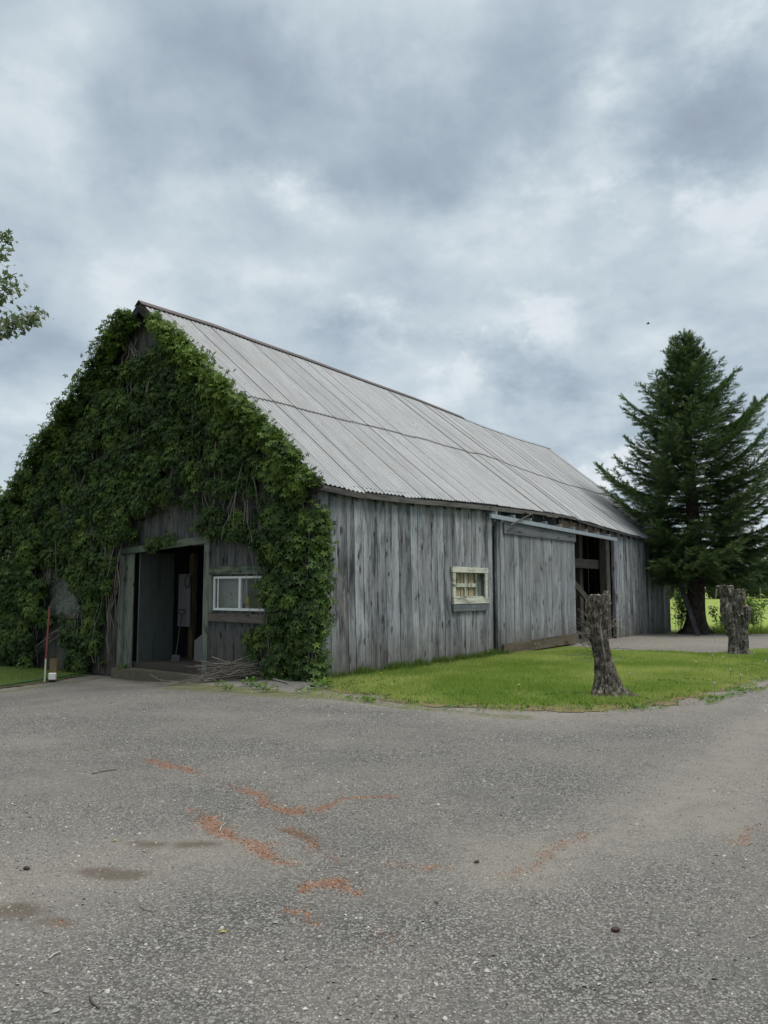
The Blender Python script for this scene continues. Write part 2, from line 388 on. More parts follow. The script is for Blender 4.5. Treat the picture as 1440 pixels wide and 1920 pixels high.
def leafmat(name, a, bcol, new=(.16, .26, .04), trans=.25, rough=.55):
    m, q, b = mat(name); nt = m.node_tree; r = q.attr('rnd'); w = q.attr('new')
    n_ = q.noise(q.obj(), .8, 3)
    col = q.mix(q.m('ADD', q.m('MULTIPLY', r, .8), q.m('MULTIPLY', q.m('SUBTRACT', n_, .5), .8)), a, bcol)
    col = q.mix(w, col, new)
    finish(q, b, col, rough, spec=.3)
    t = q.n('ShaderNodeBsdfTranslucent'); q.put(t.inputs[0], q.v('MULTIPLY', col, (1.1, 1.3, .6)))
    mx = q.n('ShaderNodeMixShader'); mx.inputs[0].default_value = trans
    q.put(mx.inputs[1], b.outputs[0]); q.put(mx.inputs[2], t.outputs[0])
    q.put(nt.nodes['Material Output'].inputs[0], mx.outputs[0]); return m
M['ivy'] = leafmat('creeper_leaf', (.008, .025, .005), (.048, .108, .018), (.20, .30, .042), .22)
M['spruce'] = leafmat('spruce_needles', (.024, .052, .022), (.072, .130, .046), (.19, .28, .09), .12, .7)
M['maple'] = leafmat('maple_leaf', (.04, .08, .03), (.12, .16, .08), (.20, .22, .13), .3)
M['shrub'] = leafmat('shrub_leaf', (.03, .085, .015), (.09, .19, .035), (.18, .28, .05), .3)
M['far'] = leafmat('far_tree_leaf', (.035, .07, .03), (.075, .13, .05), (.1, .15, .06), .2)
M['grassr_shaded'] = leafmat('rough_shaded_grass_blade', (.05, .10, .018), (.11, .19, .035), (.22, .26, .07), .35)  # verge blades: tree shade put into the colour; own deep green along the wall
M['grassb'] = leafmat('grass_blade', (.14, .225, .045), (.31, .395, .09), (.50, .50, .20), .4)
def bark(name, a, c, moss=(.07, .075, .035), sc=9):
    m, q, b = mat(name); o = q.obj()
    w = q.v('ADD', q.v('MULTIPLY', o, (1, 1, .35)), q.v('SCALE', q.noise(o, 4, 3, col=True), .12))
    v_ = q.vor(w, sc, 'DISTANCE_TO_EDGE'); n_ = q.noise(w, sc*2.5, 6, .7); bg_ = q.noise(o, 3, 4)
    f = q.m('MULTIPLY', q.rng(v_, 0, .22, .25, 1), q.rng(n_, .3, .68))
    col = q.mix(f, a, c); col = q.mix(q.m('MULTIPLY', q.rng(bg_, .5, .62), .45), col, moss)
    wh = q.rng(q.noise(o, 11, 6, .7), .52, .60); col = q.mix(q.m('MULTIPLY', wh, .55), col, tuple(x*1.45 for x in c))
    finish(q, b, col, .95, q.bump(q.m('ADD', f, n_), .9, .03), spec=.1); return m
M['stumpbark'] = bark('grey_mossy_bark', (.024, .019, .015), (.36, .325, .28), (.11, .105, .06), 15)
M['stumpbark2'] = bark('lichened_bark', (.03, .026, .02), (.38, .36, .32), (.12, .12, .07), 11)
M['sprucebark'] = bark('spruce_bark', (.018, .015, .013), (.085, .072, .062), (.03, .035, .025), 8)
M['cut'] = plain('cut_wood_face', (.16, .15, .12), (.36, .34, .29), .8, 22)
M['barewood'] = plain('barkless_wood', (.13, .115, .10), (.26, .24, .215), .8, 30)
M['reddish'] = plain('reddish_heartwood', (.10, .04, .02), (.2, .085, .045), .8, 16)

def ground_gravel():
    m, q, b = mat('grey_gravel'); o = q.obj()
    v1 = q.vor(o, 80, out='Color'); d1 = q.vor(o, 80); n1 = q.noise(o, 210, 3, .7); nb = q.noise(o, .55, 4, .6); nm = q.noise(o, 5, 5, .7)
    f = q.sep(v1)[0]
    col = q.ramp(f, [(0, (.06, .06, .06)), (.35, (.155, .154, .15)), (.75, (.26, .255, .243)), (1, (.42, .41, .38))])
    col = q.mix(q.m('MULTIPLY', q.rng(n1, .35, .65), .45), col, (.10, .10, .095))
    col = q.mix(q.rng(d1, .45, .75), col, (.07, .067, .06))
    col = q.mix(q.m('MULTIPLY', q.rng(nb, .4, .62), .5), col, (.225, .212, .185)); nb2 = q.noise(o, .9, 5, .65); col = q.mix(q.m('MULTIPLY', q.rng(nb2, .52, .66), .45), col, (.115, .115, .112))
    col = q.mix(q.m('MULTIPLY', q.rng(nm, .55, .75), .4), col, (.10, .099, .094))
    du = q.attr('dust'); col = q.mix(q.m('MULTIPLY', du, q.rng(nm, .3, .65, .25, .85)), col, q.mix(n1, (.205, .19, .165), (.35, .328, .29)))
    rd = q.attr('red'); rf = q.rng(q.m('ADD', rd, q.m('ADD', q.m('MULTIPLY', q.m('SUBTRACT', q.noise(o, 9, 6, .75), .5), 1.9), q.m('MULTIPLY', q.m('SUBTRACT', q.noise(o, 55, 3, .7), .5), .9))), .50, .95)
    col = q.mix(q.m('MULTIPLY', rf, .52), col, q.mix(n1, (.15, .058, .028), (.38, .165, .085)))
    dp = q.attr('damp'); col = q.mix(q.m('MULTIPLY', q.rng(dp, .1, .6), .7), col, (.095, .072, .053))
    ms = q.attr('moss'); mf = q.rng(q.m('ADD', ms, q.m('MULTIPLY', q.m('SUBTRACT', q.noise(o, 9, 5, .7), .5), 1.3)), .35, .7)
    col = q.mix(q.m('MULTIPLY', mf, .8), col, q.mix(n1, (.055, .07, .02), (.15, .16, .05)))
    h = q.m('ADD', q.m('MULTIPLY', d1, -1.0), q.m('MULTIPLY', n1, .35))
    finish(q, b, col, .92, q.bump(h, .8, .012), spec=.2); return m
M['gravel'] = ground_gravel()
m, q, b = mat('loose_stone'); r = q.attr('rnd'); rd = q.attr('red'); n_ = q.noise(q.obj(), 120, 3)
col = q.ramp(r, [(0, (.035, .035, .036)), (.3, (.12, .12, .118)), (.7, (.26, .256, .246)), (.94, (.38, .37, .345)), (1, (.60, .58, .52))])
col = q.mix(q.m('MULTIPLY', n_, .35), col, (.12, .12, .12)); col = q.mix(q.m('MULTIPLY', rd, .8), col, q.mix(n_, (.17, .06, .03), (.36, .14, .07)))
finish(q, b, col, .9, spec=.2); M['stone'] = m
m, q, b = mat('lawn_turf'); o = q.obj(); n1 = q.noise(o, 40, 5, .7); n2 = q.noise(o, 1.2, 4); ed = q.attr('edge')
col = q.mix(n1, (.075, .115, .022), (.145, .20, .042)); col = q.mix(q.m('MULTIPLY', q.rng(n2, .45, .7), .5), col, (.16, .175, .05))
ef = q.rng(q.m('ADD', ed, q.m('MULTIPLY', q.m('SUBTRACT', q.noise(o, 5, 5, .7), .5), 1.2)), .35, .75)
col = q.mix(ef, col, q.mix(n1, (.11, .09, .055), (.26, .21, .13)))
finish(q, b, col, .95, q.bump(n1, .8, .02), spec=.1); M['lawn'] = m
m, q, b = mat('shaded_verge_turf'); o = q.obj(); n1 = q.noise(o, 30, 5, .7); ed = q.attr('edge')  # left verge painted darker to stand for tree shade
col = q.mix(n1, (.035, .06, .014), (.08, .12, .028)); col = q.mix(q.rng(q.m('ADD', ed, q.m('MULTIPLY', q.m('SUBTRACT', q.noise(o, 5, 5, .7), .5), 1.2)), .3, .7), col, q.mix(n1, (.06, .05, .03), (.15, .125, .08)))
finish(q, b, col, .95, q.bump(n1, .8, .02), spec=.1); M['verge_shaded'] = m
m, q, b = mat('meadow'); o = q.obj(); n1 = q.noise(o, 3, 6, .7); n2 = q.noise(q.v('MULTIPLY', o, (.4, 1, 1)), .09, 4)
col = q.mix(n1, (.17, .25, .05), (.27, .35, .08)); col = q.mix(q.rng(n2, .4, .6), col, (.25, .30, .10))
finish(q, b, col, .95, q.bump(n1, .4, .05), spec=.05); M['field'] = m

# ------------------------------------------------------------------ ground
me = bpy.data.meshes.new('ground')
gx = sorted(set([-900, -300, -100, -40, -24]+list(np.arange(-18, 60, 2.))+[80, 150, 300, 900])); gy = sorted(set([-200, -60, -20, -8]+list(np.arange(-4, 80, 2.))+[100, 150, 250, 450, 900, 1400]))
GX, GY = np.meshgrid(gx, gy); GZ = T(GX, GY)-.05-.12*((GX > -17) & (GX < 40) & (GY > -7) & (GY < 29))
nx = len(gx); idx = np.arange(len(gy)*nx).reshape(len(gy), nx)
F = np.stack([idx[:-1, :-1], idx[:-1, 1:], idx[1:, 1:], idx[1:, :-1]], -1).reshape(-1, 4)
tag(link('field', fast_mesh('field', np.stack([GX, GY, GZ], -1).reshape(-1, 3), F), M['field']), kind='structure')

LAWN = [P(604, 1279), P(640, 1297), P(760, 1316), P(900, 1326), P(1000, 1331), P(1090, 1332), P(1200, 1324), P(1290, 1307), P(1370, 1288), P(1440, 1272),
        P(1530, 1255), P(1600, 1240), P(1500, 1218), P(1440, 1216), P(1400, 1219), P(1330, 1226), P(1230, 1222), P(1150, 1219), P(1090, 1213), P(1080, 1208)]
LAWN = [(p.x, p.y) for p in LAWN]+[(B2W(u_, .05, 0).x, B2W(u_, .05, 0).y) for u_ in (10.9, 7, 3, .2)]
VERGE = [(p.x, p.y) for p in [PT(-700, 1330), PT(-300, 1306), PT(0, 1291), PT(85, 1280), PT(160, 1268), PT(232, 1257)]]
VERGE += [(B2W(.1, 5.9, 0).x, B2W(.1, 5.9, 0).y), (B2W(.1, 10.3, 0).x, B2W(.1, 10.3, 0).y), (B2W(12, 10.4, 0).x, B2W(12, 10.4, 0).y), (-30, 40), (-30, 14)]
def strokes(X, Y, L):
    out = np.zeros(X.shape)
    for w, s, pts in L:
        pp = [PT(*p) for p in pts]; w = w*1.25; dd = polydist(X+.16*(fbm(X*3.5, Y*3.5, 3, 3)-.5), Y+.30*(fbm(X*3.5, Y*3.5, 9, 3)-.5), [(p.x, p.y) for p in pp])
        out = np.maximum(out, s*np.exp(-(dd/w)**2))
    return out
RED = [(.07, .85, [(280, 1427), (330, 1440), (360, 1452)]), (.05, .5, [(360, 1452), (440, 1478)]), (.07, .9, [(448, 1482), (480, 1492), (500, 1512), (548, 1522)]), (.06, .85, [(590, 1517), (640, 1500), (740, 1495)]),
       (.04, .45, [(740, 1495), (800, 1500)]), (.05, .55, [(340, 1518), (390, 1532)]), (.08, .95, [(392, 1534), (420, 1556), (470, 1585), (540, 1615)]), (.06, .85, [(545, 1550), (590, 1585)]), (.05, .6, [(590, 1585), (622, 1618)]),
       (.07, .9, [(570, 1670), (615, 1652), (672, 1676)]), (.06, .9, [(535, 1710), (575, 1712), (590, 1725)]), (.05, .6, [(735, 1617), (775, 1628), (825, 1627)]), (.06, .55, [(725, 1750), (750, 1765)]),
       (.07, .6, [(960, 1640), (1030, 1600), (1110, 1562)]), (.06, .6, [(1370, 1575), (1430, 1555)]), (.04, .5, [(880, 1497), (912, 1492)]), (.05, .5, [(90, 1722), (130, 1724)]), (.05, .45, [(280, 1390), (320, 1393)]),
       (.12, .62, [(860, 1322), (930, 1328), (1060, 1331)]), (.10, .6, [(560, 1312), (640, 1302)]), (.12, .4, [(20, 1830), (80, 1850)])]
DAMP = [(.06, .7, [(250, 1588), (290, 1588)]), (.06, .7, [(345, 1587), (388, 1588)]), (.07, .9, [(165, 1643), (235, 1642)]), (.08, .7, [(10, 1706), (45, 1706)]), (.05, .7, [(550, 1552), (580, 1572)]), (.05, .5, [(90, 1723), (130, 1724)])]
DUST = [(.30, .9, [(180, 1275), (330, 1283), (480, 1296), (610, 1306), (760, 1325)]), (.36, .8, [(1500, 1300), (1440, 1350), (1380, 1420), (1270, 1510), (1170, 1570), (960, 1640)]), (.25, .7, [(1480, 1420), (1400, 1490), (1330, 1560)]), (.5, .55, [(1440, 1290), (1300, 1330), (1000, 1352), (850, 1340)]), (.35, .8, [(860, 1330), (1000, 1340), (1200, 1330), (1330, 1302), (1440, 1282)]),
        (.45, .6, [(100, 1620), (200, 1610), (330, 1600), (420, 1590)]), (.5, .6, [(30, 1690), (150, 1650)]), (.3, .5, [(40, 1392), (90, 1396)]), (.25, .5, [(600, 1345), (640, 1346)]), (3.2, 1.0, [(1120, 1203), (1300, 1200), (1500, 1195), (1800, 1190)])]
MOSS = [(.22, .8, [(300, 1284), (430, 1291), (560, 1301)]), (.18, .6, [(620, 1309), (760, 1327), (980, 1345)]), (.30, .70, [(320, 1290), (420, 1296), (520, 1304), (600, 1306)]), (.18, .5, [(240, 1275), (320, 1285)]), (.2, .6, [(0, 1298), (90, 1286), (180, 1272)]), (.25, .4, [(60, 1412), (200, 1400)])]
def clipgrid(name, xs, ys, keep, zf, matl, attrs):
    X, Y = np.meshgrid(xs, ys); Z = zf(X, Y); n = len(xs)
    idx = np.arange(X.size).reshape(X.shape)
    F = np.stack([idx[:-1, :-1], idx[:-1, 1:], idx[1:, 1:], idx[1:, :-1]], -1).reshape(-1, 4)
    cx = X.ravel()[F].mean(1); cy = Y.ravel()[F].mean(1); F = F[keep(cx, cy)]
    used = np.unique(F); mp = np.zeros(X.size, int); mp[used] = np.arange(len(used))
    Vv = np.stack([X, Y, Z], -1).reshape(-1, 3)[used]
    A = {k: f(Vv[:, 0], Vv[:, 1]) for k, f in attrs.items()}
    return link(name, fast_mesh(name, Vv, mp[F], A, True), matl)
xs = np.concatenate([np.arange(-16, -8, .25), np.arange(-8, 8, .06), np.arange(8, 38, .3)])
ys = np.concatenate([np.arange(-24, 1.5, .3), np.arange(1.5, 10, .05), np.arange(10, 17, .09), np.arange(17, 29.2, .3)])
def grav_keep(x, y):
    v_ = polydist(x, y, VERGE, True); iv = inpoly(x, y, VERGE)
    rear = 28.2+.8*(fbm(x*.4, y*0, 2)-.5)
    return ~(iv & (v_ > .25)) & (y < rear)
tag(clipgrid('gravel_driveway', xs, ys, grav_keep, T, M['gravel'], {
    'red': lambda x, y: strokes(x, y, RED), 'damp': lambda x, y: strokes(x, y, DAMP),
    'dust': lambda x, y: strokes(x, y, DUST), 'moss': lambda x, y: strokes(x, y, MOSS)}), kind='structure')
lx = np.arange(-1.6, 20, .07); ly = np.arange(10, 22, .07)
def lawn_z(x, y):
    e = polydist(x, y, LAWN, True); return T(x, y)+.006+.012*sst(e/.8)+.03*sst((e-.7)/.8)*inpoly(x, y, LAWN)
def lawn_keep(x, y):
    e = polydist(x, y, LAWN, True)*np.where(inpoly(x, y, LAWN), 1, -1); return e+.85*(fbm(x*1.5, y*1.5, 4, 5)-.46) > 0
tag(clipgrid('lawn', lx, ly, lawn_keep, lawn_z, M['lawn'], {'edge': lambda x, y: np.exp(-polydist(x, y, LAWN[:13])/.55)*1.0}), kind='structure')
def verge_keep(x, y):
    e = polydist(x, y, VERGE, True)*np.where(inpoly(x, y, VERGE), 1, -1); return e+.2*(fbm(x*2, y*2, 6)-.5) > 0
tag(clipgrid('grass_verge', np.arange(-29, -3, .12), np.arange(10, 38, .12), verge_keep, lambda x, y: T(x, y)+.012+.03*sst(polydist(x, y, VERGE, True)/.4), M['verge_shaded'],
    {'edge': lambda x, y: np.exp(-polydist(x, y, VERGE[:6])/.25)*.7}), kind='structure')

# grass blades
BL_V = [(-.5, 0, 0), (.5, 0, 0), (0, .55, 1)]; BL_F = [(0, 1, 2)]
def blades(name, x, y, z, h, w, new, matl='grassb', **k):
    n = len(x); a = RNG.uniform(0, 2*np.pi, n); lean = RNG.uniform(.1, .9, n)
    rot = np.zeros((n, 3, 3)); c, s = np.cos(a), np.sin(a)
    rot[:, 0, 0] = c; rot[:, 1, 0] = s; rot[:, 0, 1] = -s*lean; rot[:, 1, 1] = c*lean; rot[:, 2, 2] = 1
    sc = np.stack([w, h, h], 1)
    o = scatter(name, BL_V, BL_F, np.stack([x, y, z], 1), rot, sc, {'rnd': RNG.uniform(0, 1, n), 'new': new}, M[matl])
    return tag(o, kind='stuff', **k)
n = 420000; x = RNG.uniform(-1.3, 13, n); y = RNG.uniform(11, 20, n)
e = polydist(x, y, LAWN[:13]); ins = lawn_keep(x, y) & inpoly(x, y, LAWN); dn = fbm(x*1.5, y*1.5, 8)
keep = ins & (RNG.uniform(0, 1, n) < np.clip(.45+e*2.2, 0, 1)*np.clip((dn-.25)*4, .45, 1))
x, y, e, dn = x[keep], y[keep], e[keep], dn[keep]
p_ = fbm(x*.8, y*.8, 21); h = RNG.uniform(.035, .075, len(x))*(.8+.5*dn)
blades('grass', x, y, lawn_z(x, y)-.004, h, np.full(len(x), .007)+.003*RNG.uniform(0, 1, len(x)), np.clip((p_-.42)*2.6+RNG.uniform(-.1, .25, len(x))+.35*np.exp(-e/.4), 0, 1)*.75,
       label='short bright green mown grass on the island lawn', cat='grass')
n = 9000; x = RNG.uniform(-1.3, 13, n); y = RNG.uniform(10.6, 20, n); e = polydist(x, y, LAWN[:13])*np.where(inpoly(x, y, LAWN), 1, -1)
cl_ = fbm(x*2.3, y*2.3, 91); k = (e > -.55) & (e < 1.3) & (cl_ > .50-.12*(e > 0)); x, y = x[k], y[k]; m5 = 6; n = len(x)*m5
xx_ = np.repeat(x, m5)+RNG.normal(0, .025, n); yy_ = np.repeat(y, m5)+RNG.normal(0, .025, n); an = RNG.uniform(0, 6.28, n)
tag(scatter('ground_cover', [(0, 0, 0), (.5, .3, .15), (1, 0, .05), (.5, -.3, .15)], [(0, 1, 2), (0, 2, 3)], np.stack([xx_, yy_, lawn_z(xx_, yy_)+.004], 1),
    frames_xy(np.stack([np.cos(an), np.sin(an), RNG.uniform(.15, .9, n)], 1), np.stack([0*an, 0*an, 1+0*an], 1)), RNG.uniform(.025, .06, n), {'rnd': RNG.uniform(0, 1, n), 'new': RNG.uniform(0, .5, n)}, M['shrub']),
    'low broad-leaved weeds along the ragged front edge of the lawn', 'weeds', kind='stuff')
n = 14000; x = RNG.uniform(-1.0, 9, n); y = RNG.uniform(10.4, 14.6, n); e = polydist(x, y, [LAWN[i] for i in range(1, 8)]); k = (e < .45) & (fbm(x*1.6, y*1.6, 95) > .44) & ((x < .6) | (x > 1.2)); x, y = x[k], y[k]; n = len(x); an = RNG.uniform(0, 6.28, n)
tag(scatter('leaf_litter', [(0, 0, 0), (.5, .22, .12), (1, 0, .0), (.5, -.22, .05)], [(0, 1, 2), (0, 2, 3)], np.stack([x, y, lawn_z(x, y)+.006], 1),
    frames_xy(np.stack([np.cos(an), np.sin(an), RNG.uniform(-.1, .35, n)], 1), np.stack([0*an, 0*an, 1+0*an], 1)), RNG.uniform(.02, .045, n), {'rnd': RNG.uniform(0, 1, n)}, M['litter']),
    'reddish brown dead leaf litter along the front edge of the lawn', 'leaf litter', kind='stuff')
n = 60000; x = RNG.uniform(-1.3, 13, n); y = RNG.uniform(10.4, 19, n); e = polydist(x, y, LAWN[:13])*np.where(inpoly(x, y, LAWN), 1, -1)
k = (e > -.6) & (e < .35) & (fbm(x*2.6, y*2.6, 51) > .52-.10*(e > -.15)); x, y = x[k], y[k]; n = len(x)
blades('grass', x, y, T(x, y)+.006, RNG.uniform(.03, .085, n), np.full(n, .009), RNG.uniform(0, .7, n), label='thin ragged grass tufts creeping into the gravel at the lawn front', cat='grass')
# weeds along lawn edge and on verge
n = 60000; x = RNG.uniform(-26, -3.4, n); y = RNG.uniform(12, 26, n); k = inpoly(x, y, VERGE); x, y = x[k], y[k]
blades('grass', x, y, T(x, y)+.01, RNG.uniform(.05, .13, len(x)), np.full(len(x), .012), RNG.uniform(0, .25, len(x)), matl='grassr_shaded', label='green grass coloured dark for tree shade beside the creeper on the far left', cat='grass')
# tall uncut grass along the side wall foot
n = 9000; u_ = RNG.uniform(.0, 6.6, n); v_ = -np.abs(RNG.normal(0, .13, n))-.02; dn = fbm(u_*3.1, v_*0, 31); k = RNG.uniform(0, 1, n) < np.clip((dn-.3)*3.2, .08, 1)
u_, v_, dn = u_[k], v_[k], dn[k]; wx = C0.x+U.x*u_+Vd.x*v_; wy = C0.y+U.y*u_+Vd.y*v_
blades('tall_grass', wx, wy, T(wx, wy), RNG.uniform(.05, .20, len(u_))*(.4+dn), np.full(len(u_), .011), RNG.uniform(0, .25, len(u_)), matl='grassr_shaded', label='taller uncut grass along the foot of the grey side wall', cat='grass')
# tall grass at the field edge and weeds at the barn far corner
n = 16000; x = RNG.uniform(11.3, 30, n); y = 28.4+np.abs(RNG.normal(0, .5, n)); blades('tall_grass', x, y, np.full(n, -.06), RNG.uniform(.1, .42, n), np.full(n, .02), RNG.uniform(0, .4, n), label='rough tall grass along the edge of the field behind the spruce', cat='grass')

# loose stones near the camera
ST_V = [(1, 0, 0), (.3, .9, .1), (-.8, .55, 0), (-.75, -.6, .05), (.35, -.9, 0), (.15, .05, .62), (-.3, .1, .5)]
ST_F = [(0, 1, 5), (1, 2, 6), (1, 6, 5), (2, 3, 6), (3, 4, 5), (3, 5, 6), (4, 0, 5)]
n = 190000; yy = 1.8+11*RNG.uniform(0, 1, n)**1.45; xx = RNG.uniform(-1, 1, n)*(yy*.56+.8)
dn = fbm(xx*.9, yy*.9, 44); du = strokes(xx, yy, DUST[:2]+DUST[4:6])
k = (RNG.uniform(0, 1, n) < np.clip((dn-.3)*3.2, .12, 1)*(1-.85*du)) & ~inpoly(xx, yy, LAWN); xx, yy = xx[k], yy[k]; n = len(xx)
s = RNG.lognormal(math.log(.0042), .40, n)*(.9+.035*yy); rdm = (strokes(xx, yy, RED) > RNG.uniform(.5, 1.0, n))*1.0
ax = np.stack([RNG.normal(0, .35, n), RNG.normal(0, .35, n), np.ones(n)], 1)
sc = np.stack([s, s*RNG.uniform(.6, 1.1, n), s*RNG.uniform(.7, 1.3, n)], 1)
tag(scatter('loose_gravel', ST_V, ST_F, np.stack([xx, yy, T(xx, yy)-.001], 1), frames(ax), sc, {'rnd': RNG.uniform(0, 1, n)**1.15, 'red': rdm}, M['stone']),
    'loose grey gravel stones scattered over the driveway', 'gravel', kind='stuff')

n = 260000; yy = RNG.uniform(3.2, 13.5, n); xx = RNG.uniform(-4.2, 3.6, n)*(.4+yy*.06); sr = strokes(xx, yy, RED[:18]); k = (RNG.uniform(0, 1, n) < .95*np.clip(sr-.12, 0, 1)**1.3); xx, yy = xx[k], yy[k]; n = len(xx)
tag(scatter('rusty_crumbs', ST_V, ST_F, np.stack([xx, yy, T(xx, yy)+.001], 1), frames(np.stack([RNG.normal(0, .5, n), RNG.normal(0, .5, n), np.ones(n)], 1)), RNG.uniform(.0025, .0065, n), {'rnd': RNG.uniform(0, 1, n)}, M['crumb']),
    'rusty orange-brown crumbs washed into broken trails across the gravel', 'crumbs', kind='stuff')
PALE = [(.30, 1, [(20, 1790), (130, 1800)]), (.35, 1, [(0, 1870), (120, 1840)]), (.22, .8, [(300, 1500), (380, 1510)]), (.5, .6, [(560, 1900), (1000, 1850)]), (.4, .5, [(120, 1560), (160, 1700)])]
n = 40000; yy = RNG.uniform(2.7, 7, n); xx = RNG.uniform(-.6, .6, n)*yy; k = RNG.uniform(0, 1, n) < .16*strokes(xx, yy, PALE)+.004; xx, yy = xx[k], yy[k]; n = len(xx); s_ = RNG.lognormal(math.log(.0062), .35, n)
tag(scatter('pale_gravel', ST_V, ST_F, np.stack([xx, yy, T(xx, yy)+.001], 1), frames(np.stack([RNG.normal(0, .4, n), RNG.normal(0, .4, n), np.ones(n)], 1)), s_, {'rnd': RNG.uniform(.6, 1, n), 'red': 0*xx}, M['stone']),
    'larger pale stones strewn in patches over the grey gravel', 'gravel', kind='stuff')
# ------------------------------------------------------------------ barn
barn = empty('barn', C0, BANG, label='weathered grey board barn with a corrugated metal roof and a creeper-covered gable', cat='barn')
EU = [-.3, .8, 2.1, 4.4, 6.6, 9.5, 11.0, 11.4, 13.5, 16, BL+.7]; EZ = [3.44, 3.40, 3.43, 3.52, 3.59, 3.66, 3.68, 3.60, 3.50, 3.41, 3.30]
RU = [-.3, 1.9, 3.1, 5.1, 7.8, 10.5, 13.8, 15, 17.8, BL+.7]; RZ = [7.88, 7.94, 7.91, 7.91, 7.86, 7.84, 7.74, 7.70, 7.67, 7.73]
OV = .15
def ez(u): return np.interp(u, EU, EZ)
def rz_(u): return np.interp(u, RU, RZ)
def roofz(u, v):
    v = np.asarray(v, float); a = np.clip(np.where(v < RV, (v+OV)/(RV+OV), (BW+OV-v)/(BW+OV-RV)), 0, 1)
    return ez(u)*(1-a)+rz_(u)*a
def planks(mb, a0, a1, cuts, fixed, top, bot, place, wmin=.2, wmax=.32, gap=.006, openings=(), t=.028, missing=0):
    """boards across [a0,a1]; place(a, z, depth) -> local point"""
    edges = sorted([a0, a1]+list(fixed)); L = []
    for e0, e1 in zip(edges[:-1], edges[1:]):
        p = e0
        while p < e1-1e-4:
            w = random.uniform(wmin, wmax); nxt = p+w
            if e1-nxt < .1: nxt = e1
            L.append((p, nxt)); p = nxt
    for (p0, p1) in L:
        mid = (p0+p1)/2; spans = [(bot(mid)+random.uniform(-.03, .03), top(mid))]
        for (o0, o1, z0, z1) in openings:
            if o0-1e-3 <= p0 and p1 <= o1+1e-3:
                ns = []
                for (s0, s1) in spans:
                    if z0 > s0: ns.append((s0, min(s1, z0)))
                    if z1 < s1: ns.append((max(s0, z1), s1))
                spans = [s for s in ns if s[1]-s[0] > .02]
        r = random.random(); off = random.uniform(0, .012); tl = random.uniform(-.008, .008); g0 = gap*random.uniform(.3, 1.4)
        for (s0, s1) in spans:
            top0 = top(p0) if s1 >= top(mid)-1e-6 else s1; top1 = top(p1) if s1 >= top(mid)-1e-6 else s1
            nz = 5; ww = p1-p0-g0; prev = None
            segs = [(k/nz) for k in range(nz+1)]
            cols = []
            for k in segs:
                zl = s0+(top0-s0)*k; zr = s0+(top1-s0)*k; j = random.uniform(-.003, .003); jd = random.uniform(-.004, .004)
                cols.append((p0+g0/2+j+tl*(1-k), p1-g0/2+j+tl*(1-k), zl, zr, jd))
            b = len(mb.v)
            for (xl, xr, zl, zr, jd) in cols:
                for (a, z, dd) in ((xl, zl, off+jd), (xr, zr, off+jd+random.uniform(-.002, .002)), (xr, zr, off-t), (xl, zl, off-t)):
                    mb.v.append(place(a, z, dd)); mb.r.append(r)
            for k in range(nz):
                c = b+4*k
                for i in range(4): mb.f.append((c+i, c+(i+1) % 4, c+4+(i+1) % 4, c+4+i))
            mb.f.append((b+3, b+2, b+1, b)); c = b+4*nz; mb.f.append((c, c+1, c+2, c+3))
# side wall
w0, zt = SW(845, 1062); w1, _ = SW(910, 1062); wz0 = SW(846, 1146)[1]
d0, _ = SW(940, 1100, -.14); d1, _ = SW(1079, 1100, -.14); o1_, _ = SW(1149, 1100)
mb = MB(); sidep = lambda a, z, dd: (a-.045*z*max(0, 1-a/7), -dd, z)
planks(mb, 0, BL, None, [w0+.1, w1-.1, 9.2, o1_], lambda a: float(roofz(a, 0))-.02 if a < 5.9 or a > 14.4 else 3.34, lambda a: -.06, sidep,
       openings=[(w0+.1, w1-.1, wz0+.2, zt-.08), (9.2, o1_, -1, 3.3)], gap=.012)
mb.build('side_wall', M['side'], barn)
mb = MB()
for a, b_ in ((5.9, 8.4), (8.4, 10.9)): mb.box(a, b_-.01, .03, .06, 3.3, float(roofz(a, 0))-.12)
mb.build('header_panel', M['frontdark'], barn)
mb = MB(); a = SW(1046, 975)[0]; mb.box(a, 14.3, -.03, .0, 3.33, 3.52, j=.008); mb.build('header_board', M['orange'], barn)
# gable wall (front): local x=0, outward -x
dv0, dz0 = FW(255, 1040); dv1 = FW(387, 1040)[0]; dL = FW(234, 1100)[0]
DT = 2.28; wv0 = FW(500, 1110)[0]; wv1 = FW(402, 1110)[0]; WZ0 = FW(404, 1144)[1]; WZ1 = FW(404, 1081)[1]
lv0 = FW(152, 1120)[0]; lv1 = FW(96, 1120)[0]; LZ0 = FW(125, 1152)[1]; LZ1 = FW(125, 1085)[1]
print('door', dv0, dv1, dL, 'head', FW(300, 1030), 'win', wv0, wv1, WZ0, WZ1, 'left', lv0, lv1, LZ0, LZ1, 'side', w0, w1, wz0, zt, 'slide', d0, d1, o1_)
DT = FW(390, 1022)[1]
frontp = lambda a, z, dd: (-dd-.045*min(z, 3.4)*max(0, 1-a/1.2), a, z)
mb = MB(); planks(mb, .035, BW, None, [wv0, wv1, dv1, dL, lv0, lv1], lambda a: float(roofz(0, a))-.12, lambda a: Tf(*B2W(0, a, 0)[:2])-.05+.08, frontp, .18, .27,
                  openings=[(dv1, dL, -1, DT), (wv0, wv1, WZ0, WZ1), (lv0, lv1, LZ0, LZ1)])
mb.build('gable_wall', M['front'], barn)
